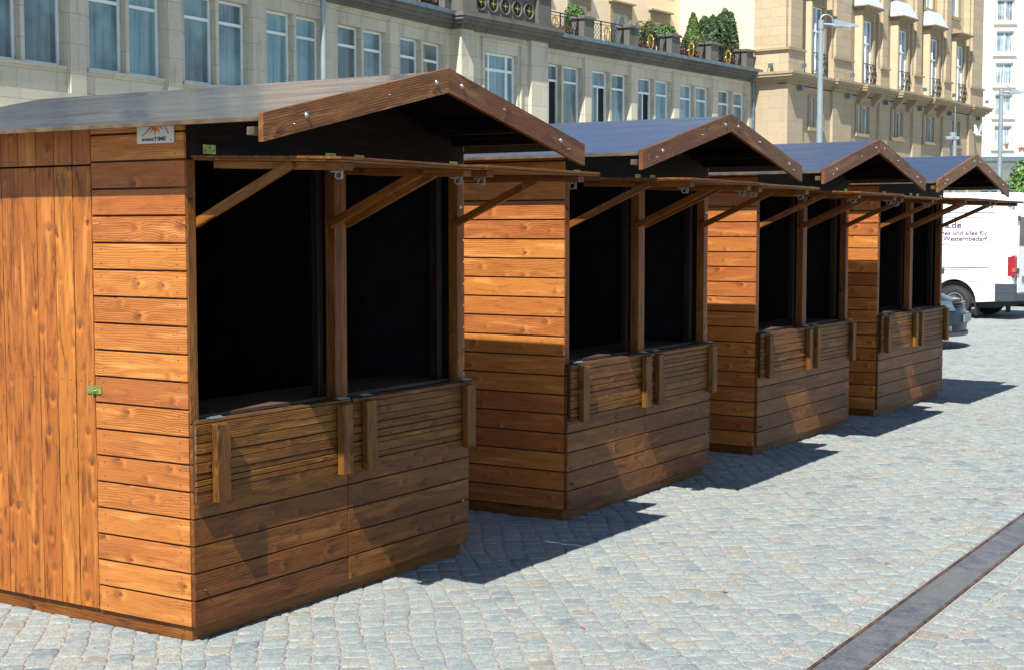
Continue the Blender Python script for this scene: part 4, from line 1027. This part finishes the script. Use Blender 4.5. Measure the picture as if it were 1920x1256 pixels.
FB = [(-.95, 1.1, 'pink flower box behind the first railing right of the parapet'), (4.2, 1.3, 'flower box behind the middle terrace railing'), (7.2, 1.6, 'flower box under the low dark shrub on the terrace'), (9.9, 1.8, 'flower box behind the last terrace railing')]
for i, (t_, l_, lb) in enumerate(FB): flowerbox(fp(t_, -.42, 8.05), A37, l_, lb, 50+i)
d29 = Vector((math.cos(A29), math.sin(A29), 0)); n29 = Vector((d29.y, -d29.x, 0))
for i, (t_, lb) in enumerate([(-.95, 'red flower box behind the railing left of the round-holed parapet'), (-3.9, 'red flower box farther left behind the left railing')]):
    q_ = Vector((-2.16, 43.43, 8.06)) + d29*t_ - n29*.12; flowerbox(q_, A29, 2.1, lb, 60+i)

def tree(loc, h, cr, label, seed, n=9000):
    rr = random.Random(seed); o = empty('street_tree', loc, 0, label, 'tree', 'green trees at the right edge'); m_ = MB()
    m_.tube([(0,0,0), (.03,0,h*.3), (0,.04,h*.5)], [.14,.11,.08], 10)
    lobes = []
    for i in range(16):
        d = rnd_dir(rr); c_ = Vector((d.x*cr*.62, d.y*cr*.62, h*.68+d.z*cr*.55)); lobes.append((c_, cr*rr.uniform(.3,.48))); m_.tube([(0,.04,h*.42), tuple(Vector((0,0,h*.55))*.5+c_*.5), tuple(c_)], [.06,.04,.012], 5)
    m_.build('trunk', M['bark'], o, smooth=True); m_ = MB()
    def fn():
        c0, s_ = rr.choice(lobes); d = rnd_dir(rr); return c0 + d*s_*rr.uniform(.55, 1.05), (d+rnd_dir(rr)*.6+Vector((0,0,.3))).normalized(), .3+.4*rr.random()
    clumps(m_, n, fn, .085, rr); m_.build('crown', M['leaf_tree'], o)
tree((21.0, 58, 0), 5.0, 1.75, 'small round bright green tree behind the white van, at the right edge', 71)
tree((26.0, 64, 0), 5.6, 2.0, 'green tree just outside the right edge behind the van', 72, 6000)

# ------------------------------------------------------------------ birds
M['white_feather'] = plain('white_feathers', (.8, .8, .8), .7, var=.04); M['dark_feather'] = plain('dark_feathers', (.03, .032, .04), .6, var=.3, scale=30)
def bird(loc, rz, mat, label, flying):
    o = empty('pigeon', loc, rz, label, 'pigeon'); m_ = MB()
    m_.tube([(-.17,0,-.02),(-.11,0,0),(-.04,0,.01),(.05,0,.02),(.10,0,.05),(.13,0,.08),(.155,0,.075),(.175,0,.068)], [.012,.03,.055,.06,.04,.03,.022,.004], 10)
    m_.build('body', M[mat], o, smooth=True)
    for s_ in (-1, 1):
        m_ = MB()
        if flying: pts = [(.07,s_*.03,.04),(-.05,s_*.04,.03),(-.09,s_*.14,.22),(-.06,s_*.2,.36),(.01,s_*.19,.38),(.05,s_*.12,.2)]
        else: pts = [(.07,s_*.05,.04),(0,s_*.065,.05),(-.15,s_*.03,.01),(-.14,s_*.03,-.01),(0,s_*.065,-.01),(.05,s_*.06,0)]
        q_ = [Vector(p) for p in pts]; th = Vector((0, s_*.006, 0)); m_.quadf(q_, [(0,0)]*6); m_.quadf([p+th for p in reversed(q_)], [(0,0)]*6)
        for i in range(6): m_.quadf([q_[i], q_[i]+th, q_[(i+1)%6]+th, q_[(i+1)%6]], [(0,0)]*4)
        m_.build('wing', M[mat], o)
    m_ = MB(); m_.tube([(.17,0,.068),(.20,0,.06)], [.007,.002], 6); m_.build('beak', M['yzinc'], o)
    return o
bird(fp(32.0, 1.9, 6.45), R(200), 'white_feather', 'white bird flying up in front of the sandstone wall', True).scale = (1.5, 1.5, 1.5)
bird(Vector((-2.16, 43.43, 0)) + d29*-14.8 + n29*.33 + Vector((0, 0, 4.22)), R(30), 'dark_feather', 'dark pigeon perched on the stone ledge of the low wing', False).scale = (1.2, 1.2, 1.2)

# ------------------------------------------------------------------ vehicles
def profile_body(name, poly, halfw, cuts, deform, mats, parent, matfn=None, bevel=.0, smooth=True):
    """side outline (x, z) extruded to the full width, sliced, then shaped by deform(x, y, z)"""
    bm = bmesh.new(); vs = [bm.verts.new((x, -halfw, z)) for x, z in poly]; f = bm.faces.new(vs)
    ex = bmesh.ops.extrude_face_region(bm, geom=[f]); bmesh.ops.translate(bm, verts=[v for v in ex['geom'] if isinstance(v, bmesh.types.BMVert)], vec=(0, 2*halfw, 0))
    bmesh.ops.triangulate(bm, faces=bm.faces[:], ngon_method='EAR_CLIP')
    for ax, vals in cuts.items():
        no = [0, 0, 0]; no['xyz'.index(ax)] = 1
        for v in vals:
            c = [0, 0, 0]; c['xyz'.index(ax)] = v
            bmesh.ops.bisect_plane(bm, geom=bm.verts[:] + bm.edges[:] + bm.faces[:], plane_co=c, plane_no=no, dist=1e-5)
    bmesh.ops.recalc_face_normals(bm, faces=bm.faces[:])
    for v in bm.verts: v.co = Vector(deform(*v.co))
    if matfn:
        for f in bm.faces: f.material_index = matfn(f.calc_center_median(), f.normal)
    me = bpy.data.meshes.new(name); bm.to_mesh(me); bm.free()
    for m in mats: me.materials.append(m)
    me.uv_layers.new(name='UVMap')
    if smooth:
        me.polygons.foreach_set('use_smooth', [True]*len(me.polygons)); me.set_sharp_from_angle(angle=R(32))
    o = bpy.data.objects.new(name, me); COL.objects.link(o); o.parent = parent
    return o
def arc(cx, cz, r_, a0, a1, n): return [(cx + r_*math.cos(R(a0 + (a1-a0)*i/n)), cz + r_*math.sin(R(a0 + (a1-a0)*i/n))) for i in range(n+1)]
M['tyre'] = plain('black_tyre_rubber', (.022, .022, .023), .8, var=.2, scale=20)
M['rim'] = plain('silver_steel_rim', (.55, .56, .58), .35, .7, .05)
M['van_white'] = plain('white_car_paint', (.80, .81, .82), .25, 0.0, .01, 2, coat=.6)
M['dark_plastic'] = plain('dark_grey_bumper_plastic', (.045, .055, .07), .5, var=.05)
M['seam'] = plain('dark_panel_seam', (.12, .13, .15), .6)
M['car_blue'] = plain('dark_slate_blue_paint', (.010, .028, .050), .32, .0, .02, 2, spec=.3, coat=.05)
M['car_glass'] = plain('car_glass', (.03, .045, .05), .05, 0, .05, spec=.8)
M['red_lamp'] = plain('red_tail_lamp', (.30, .004, .02), .3, coat=.6, var=.1); M['amber'] = plain('amber_lamp', (.5, .08, .015), .15, coat=.6)
M['clear_lamp'] = plain('clear_headlamp', (.10, .13, .15), .15, .1, .2, 20, coat=.8)
M['purple'] = plain('purple_lettering', (.09, .018, .085), .5, var=.02)
M['plate_w'] = plain('number_plate', (.16, .19, .20), .4, var=.05)
def wheel(parent, x, y, r_, side, w_=.2, holes=10):
    o = MB(); T = Matrix.Translation((x, y, r_)) @ Matrix.Rotation(R(90)*side, 4, 'X')   # local +z = outwards (-y for side=1)
    o.lathe([(r_*.60, -w_), (r_*.93, -w_), (r_, -w_*.85), (r_, -w_*.15), (r_*.97, -.012), (r_*.9, 0), (r_*.72, .004), (r_*.62, -.012), (r_*.60, -.03)], 40, T)
    ty = o.build('wheel', M['tyre'], parent, smooth=True)
    o = MB(); o.lathe([(r_*.60, -.03), (r_*.615, -.005), (r_*.59, -.004), (r_*.56, -.03), (r_*.5, -.045), (r_*.30, -.03), (r_*.2, -.02), (r_*.13, .0), (r_*.01, .0)], 40, T)
    for i in range(holes):
        a = 2*math.pi*i/holes
        o.lathe([(r_*.045, -.036), (r_*.045, -.0335)], 8, T @ Matrix.Translation((r_*.44*math.cos(a), r_*.44*math.sin(a), .0)), mi=1)
    o.build('rim', [M['rim'], M['tyre']], ty, smooth=True)
# van: origin below the near rear wheel; +x points to the rear, the visible side faces local -y
van = empty('parked_van', (9.30, 29.75, 0), R(-40), 'white panel van with purple lettering on its side, parked beyond the farthest stall', 'van')
XR, XF = 1.19, -4.75
out = [(XR, .36), (XR, .50), (XR-.01, 1.30), (XR-.07, 2.2), (XR-.16, 2.40), (XR-.35, 2.47), (-1.5, 2.50), (-2.7, 2.46), (-3.15, 2.30), (-3.85, 1.36), (-4.55, 1.12), (-4.72, .95), (XF, .45), (-4.66, .30), (-3.85, .30)]
out += arc(-3.45, .32, .40, 180, 0, 12) + [(-3.0, .30), (-.46, .30)] + arc(0, .33, .44, 180, 0, 14) + [(.47, .33), (.9, .36)]
def vdef(x, y, z):
    k = 1 - .055*max(0, (z-.9)/1.5)**1.6 - .03*max(0, (.6-z)/.3) - .10*max(0, (-3.6-x)/1.2)**2
    if z > 2.2: k -= .10*((z-2.2)/.3)**2
    xx = x + (.14*(y/.95)**2*max(0, (-3.2-x)/1.5)) - (.05*(y/.95)**4 if x > 1.0 else 0)
    return (xx, y*k, z + (-.035*(abs(y)/.95)**3 if z > 2.3 else 0))
profile_body('body', out, .95, {'z': [.6, .9, 1.2, 1.5, 1.8, 2.0, 2.2, 2.3, 2.38, 2.44], 'y': [-.92, -.85, -.7, -.35, 0, .35, .7, .85, .92], 'x': [1.05, .8, .4, -1.5, -2.9, -3.6, -4.2]}, vdef, [M['van_white']], van)
yv = lambda z: -.95*(1 - .055*max(0, (z-.9)/1.5)**1.6)
for z, x0, x1, h in ((2.06, -3.0, .78, .014), (1.97, -3.0, .55, .010), (1.43, -3.0, .58, .014), (.99, -3.3, .68, .020), (.95, -3.3, .65, .010), (.72, .30, .80, .010)):
    m_ = MB(); m_.box((x0, yv(z)-.004, z), (x1, yv(z)+.02, z+h)); m_.build('side_seam', M['seam'], van)
m_ = MB(); 
for a, b in ((.72, 2.2), ): m_.box((.815, yv(1.8)-.002, .72), (.823, yv(.9)+.02, 2.15))
m_.build('side_seam', M['seam'], van)
m_ = MB(); m_.box((-.32, -.975, .88), (-.20, -.945, .98)); m_.build('door_catch', M['dark_plastic'], van, bevel=.01)
# rear end
m_ = MB(); m_.box((.825, -.965, .365), (1.205, -.80, .70)); m_.box((1.10, -.80, .365), (1.22, .955, .50)); m_.box((.86, -.972, .52), (1.21, -.951, .545)); m_.box((.825, .80, .365), (1.205, .965, .70))
m_.build('rear_bumper', M['dark_plastic'], van, bevel=.03)
for s_ in (-1, 1):
    m_ = MB(); m_.box((1.04, s_*.955-.0, .82), (1.205, s_*.80, 1.24)); o = m_.build('tail_lamp', M['red_lamp'], van, bevel=.03)
    m_ = MB(); m_.box((1.14, s_*.958, .92), (1.209, s_*.82, 1.00)); m_.build('indicator', M['amber'], o, bevel=.01)
for s_ in (-1, 1):
    m_ = MB(); m_.box((1.185, s_*.02, .52), (1.210, s_*.80, 2.18)); dd = m_.build('rear_door', M['van_white'], van, bevel=.012)
    m_ = MB(); m_.box((1.19, s_*.09, 1.42), (1.216, s_*.76, 1.98)); m_.build('window', M['car_glass'], dd, bevel=.01)
    m_ = MB(); m_.box((1.21, s_*.79, 1.9), (1.235, s_*.86, 2.0)); m_.box((1.21, s_*.79, .9), (1.235, s_*.86, 1.0)); m_.build('hinge', M['dark_plastic'], dd)
m_ = MB(); m_.box((1.211, -.60, .72), (1.222, -.10, .84)); m_.build('number_plate', M['plate_w'], van)
for x_ in (-3.45, 0): 
    for s_ in (1, -1): wheel(van, x_, -.93*s_, .31, s_, .2)
m_ = MB(); m_.box((.40, -.90, .06), (.425, -.68, .50)); m_.box((.40, .68, .06), (.425, .90, .50)); m_.build('mud_flap', M['tyre'], van, bevel=.008)
m_ = MB(); m_.box((-4.6, -.8, .22), (.75, .8, .33)); m_.tube([(.2, .55, .22), (.9, .55, .22)], .03, 8); m_.box((-.5, -.86, .3), (.5, .86, .72)); m_.box((-3.9, -.86, .3), (-3.0, .86, .7)); m_.build('underbody', M['tyre'], van)
m_ = MB(); m_.prism([(-3.98, 1.40), (-3.0, 1.42), (-3.0, 2.05), (-3.35, 2.05)], 1, -.935, -.915); m_.prism([(-3.98, 1.40), (-3.0, 1.42), (-3.0, 2.05), (-3.35, 2.05)], 1, .915, .935); m_.build('cab_window', M['car_glass'], van)
m_ = MB(); m_.prism([(-3.86, 1.42), (-3.20, 2.28), (-3.22, 2.30), (-3.89, 1.43)], 1, -.8, .8); m_.build('windscreen', M['car_glass'], van)
for s_ in (-1, 1):
    m_ = MB(); m_.box((-4.7, s_*.84, .72), (-4.45, s_*.55, .95)); m_.build('headlight', M['clear_lamp'], van, bevel=.03)
def van_text(s_, size, z, x_right):
    T = Matrix.Translation((x_right, yv(z)-.004, z))
    o = text_mesh('lettering', s_, size, M['purple'], van, (x_right, yv(z+.05)-.003, z), (R(90+1.0), 0, 0), align='RIGHT', font_scale_x=1.12); return o
van_text('tra.de', .185, 1.765, .12); van_text('sches und alles für', .128, 1.625, .65); van_text('und Westernbedarf.', .128, 1.515, .67)

# car: origin at the middle of the front bumper on the ground, +x = forwards, seen from its right-hand side
car = empty('parked_car', (6.68, 21.8, 0), R(-27.5), 'dark slate blue car whose nose shows between the farthest stall and the white van', 'car')
out = [(0.02, .26), (.03, .40), (.0, .56), (-.06, .66), (-.35, .78), (-.75, .88), (-1.12, .94), (-1.85, 1.36), (-2.3, 1.45), (-3.2, 1.43), (-3.75, 1.2), (-4.05, .98), (-4.2, .9), (-4.25, .55), (-4.2, .28), (-3.85, .24)]
out += arc(-3.35, .3, .36, 180, 0, 12)[0:] + [(-2.95, .22), (-1.22, .22)] + arc(-.82, .3, .36, 180, 0, 12) + [(-.42, .22), (-.1, .2)]
def cdef(x, y, z):
    a = abs(y)/.87
    k = 1 - .22*max(0, (z-.88)/.55)**1.0 - .12*max(0, (x+.7)/.7)**2 - .04*max(0, (.45-z)/.25) - .10*max(0, (-3.6-x)/.65)**2
    xx = x - .34*a**2.6*max(0, min(1, (x+1.3)/1.2)) + .2*a**2.6*max(0, min(1, (-3.4-x)/.8))
    zz = z - (.07*a**3 if z > .6 and x > -1.3 else 0) - (.05*a**3 if z > 1.3 else 0)
    return (xx, y*k, zz)
profile_body('body', out, .87, {'z': [.4, .5, .6, .7, .8, .9, 1.0, 1.2, 1.35], 'y': [-.84, -.75, -.6, -.45, -.3, -.15, 0, .15, .3, .45, .6, .75, .84], 'x': [-.03, -.1, -.2, -.3, -.5, -.7, -1.0, -1.4, -2, -2.6, -3.2, -3.8, -4.1]}, cdef, [M['car_blue'], M['car_glass']], car,
    lambda c_, n_: 1 if (c_.z > .99 and abs(n_.z) < .86 and c_.z < 1.40) else 0)
fx = lambda y, x=0.0: x - .34*(abs(y)/.87)**2.6
def front_strip(name, y0, y1, z0, z1, x_, mat, parent, t_=.03, n_=10, slant=0.0, bevel=.006):
    m_ = MB(); k = .88
    for i in range(n_):
        a, b = y0+(y1-y0)*i/n_, y0+(y1-y0)*(i+1)/n_
        P_ = []
        for yy in (a, b):
            for zz in (z0, z1):
                for tt in (-.09, t_):
                    P_.append(Vector((fx(yy/k, x_) - slant*(zz-z0) + tt, yy, zz)))
        # order: a(z0in,z0out,z1in,z1out) b(...)
        for f in ((1,5,7,3), (0,2,6,4), (2,3,7,6), (0,4,5,1)): m_.quadf([P_[j] for j in f], [(0,0)]*4)
        if i == 0: m_.quadf([P_[j] for j in (0,1,3,2)], [(0,0)]*4)
        if i == n_-1: m_.quadf([P_[j] for j in (4,6,7,5)], [(0,0)]*4)
    return m_.build(name, mat, parent, smooth=True)
front_strip('bumper', -.78, .78, .36, .52, -.0, M['car_blue'], car, .05)
front_strip('lower_intake', -.62, .62, .25, .355, .0, M['tyre'], car, .015)
front_strip('bumper_lip', -.78, .78, .19, .245, .0, M['dark_plastic'], car, .045)
gr = front_strip('grille', -.36, .36, .565, .70, -.05, M['tyre'], car, .035, slant=.45)
for i in range(3): front_strip('grille_bar', -.35, .35, .585+.038*i, .596+.038*i, -.045, M['car_blue'], gr, .038, slant=.0)
for s_ in (-1, 1):
    front_strip('headlight', s_*.37, s_*.72, .56, .70, -.03, M['clear_lamp'], car, .04, slant=.55)
    m_ = MB(); m_.lathe([(.05, 0), (.055, .02), (.04, .03)], 14, Matrix.Translation((fx(.5/.88)+.01, s_*.5, .30)) @ Matrix.Rotation(R(90), 4, 'Y')); m_.build('fog_lamp', M['clear_lamp'], car, smooth=True)
m_ = MB(); m_.box((.04, -.26, .385), (.062, .26, .495)); m_.build('number_plate', M['plate_w'], car, bevel=.004)
for x_ in (-.82, -3.35):
    for s_ in (1, -1): wheel(car, x_, -.80*s_, .30, s_, .18)
m_ = MB(); m_.box((-4.0, -.7, .16), (-.2, .7, .3)); m_.box((-1.2, -.74, .2), (-.45, .74, .64)); m_.box((-3.75, -.74, .2), (-3.0, .74, .64)); m_.build('underbody', M['tyre'], car)
for s_ in (-1, 1):
    m_ = MB(); m_.box((-1.55, s_*.86, .92), (-1.42, s_*1.02, 1.04)); m_.build('wing_mirror', M['car_blue'], car, bevel=.03)
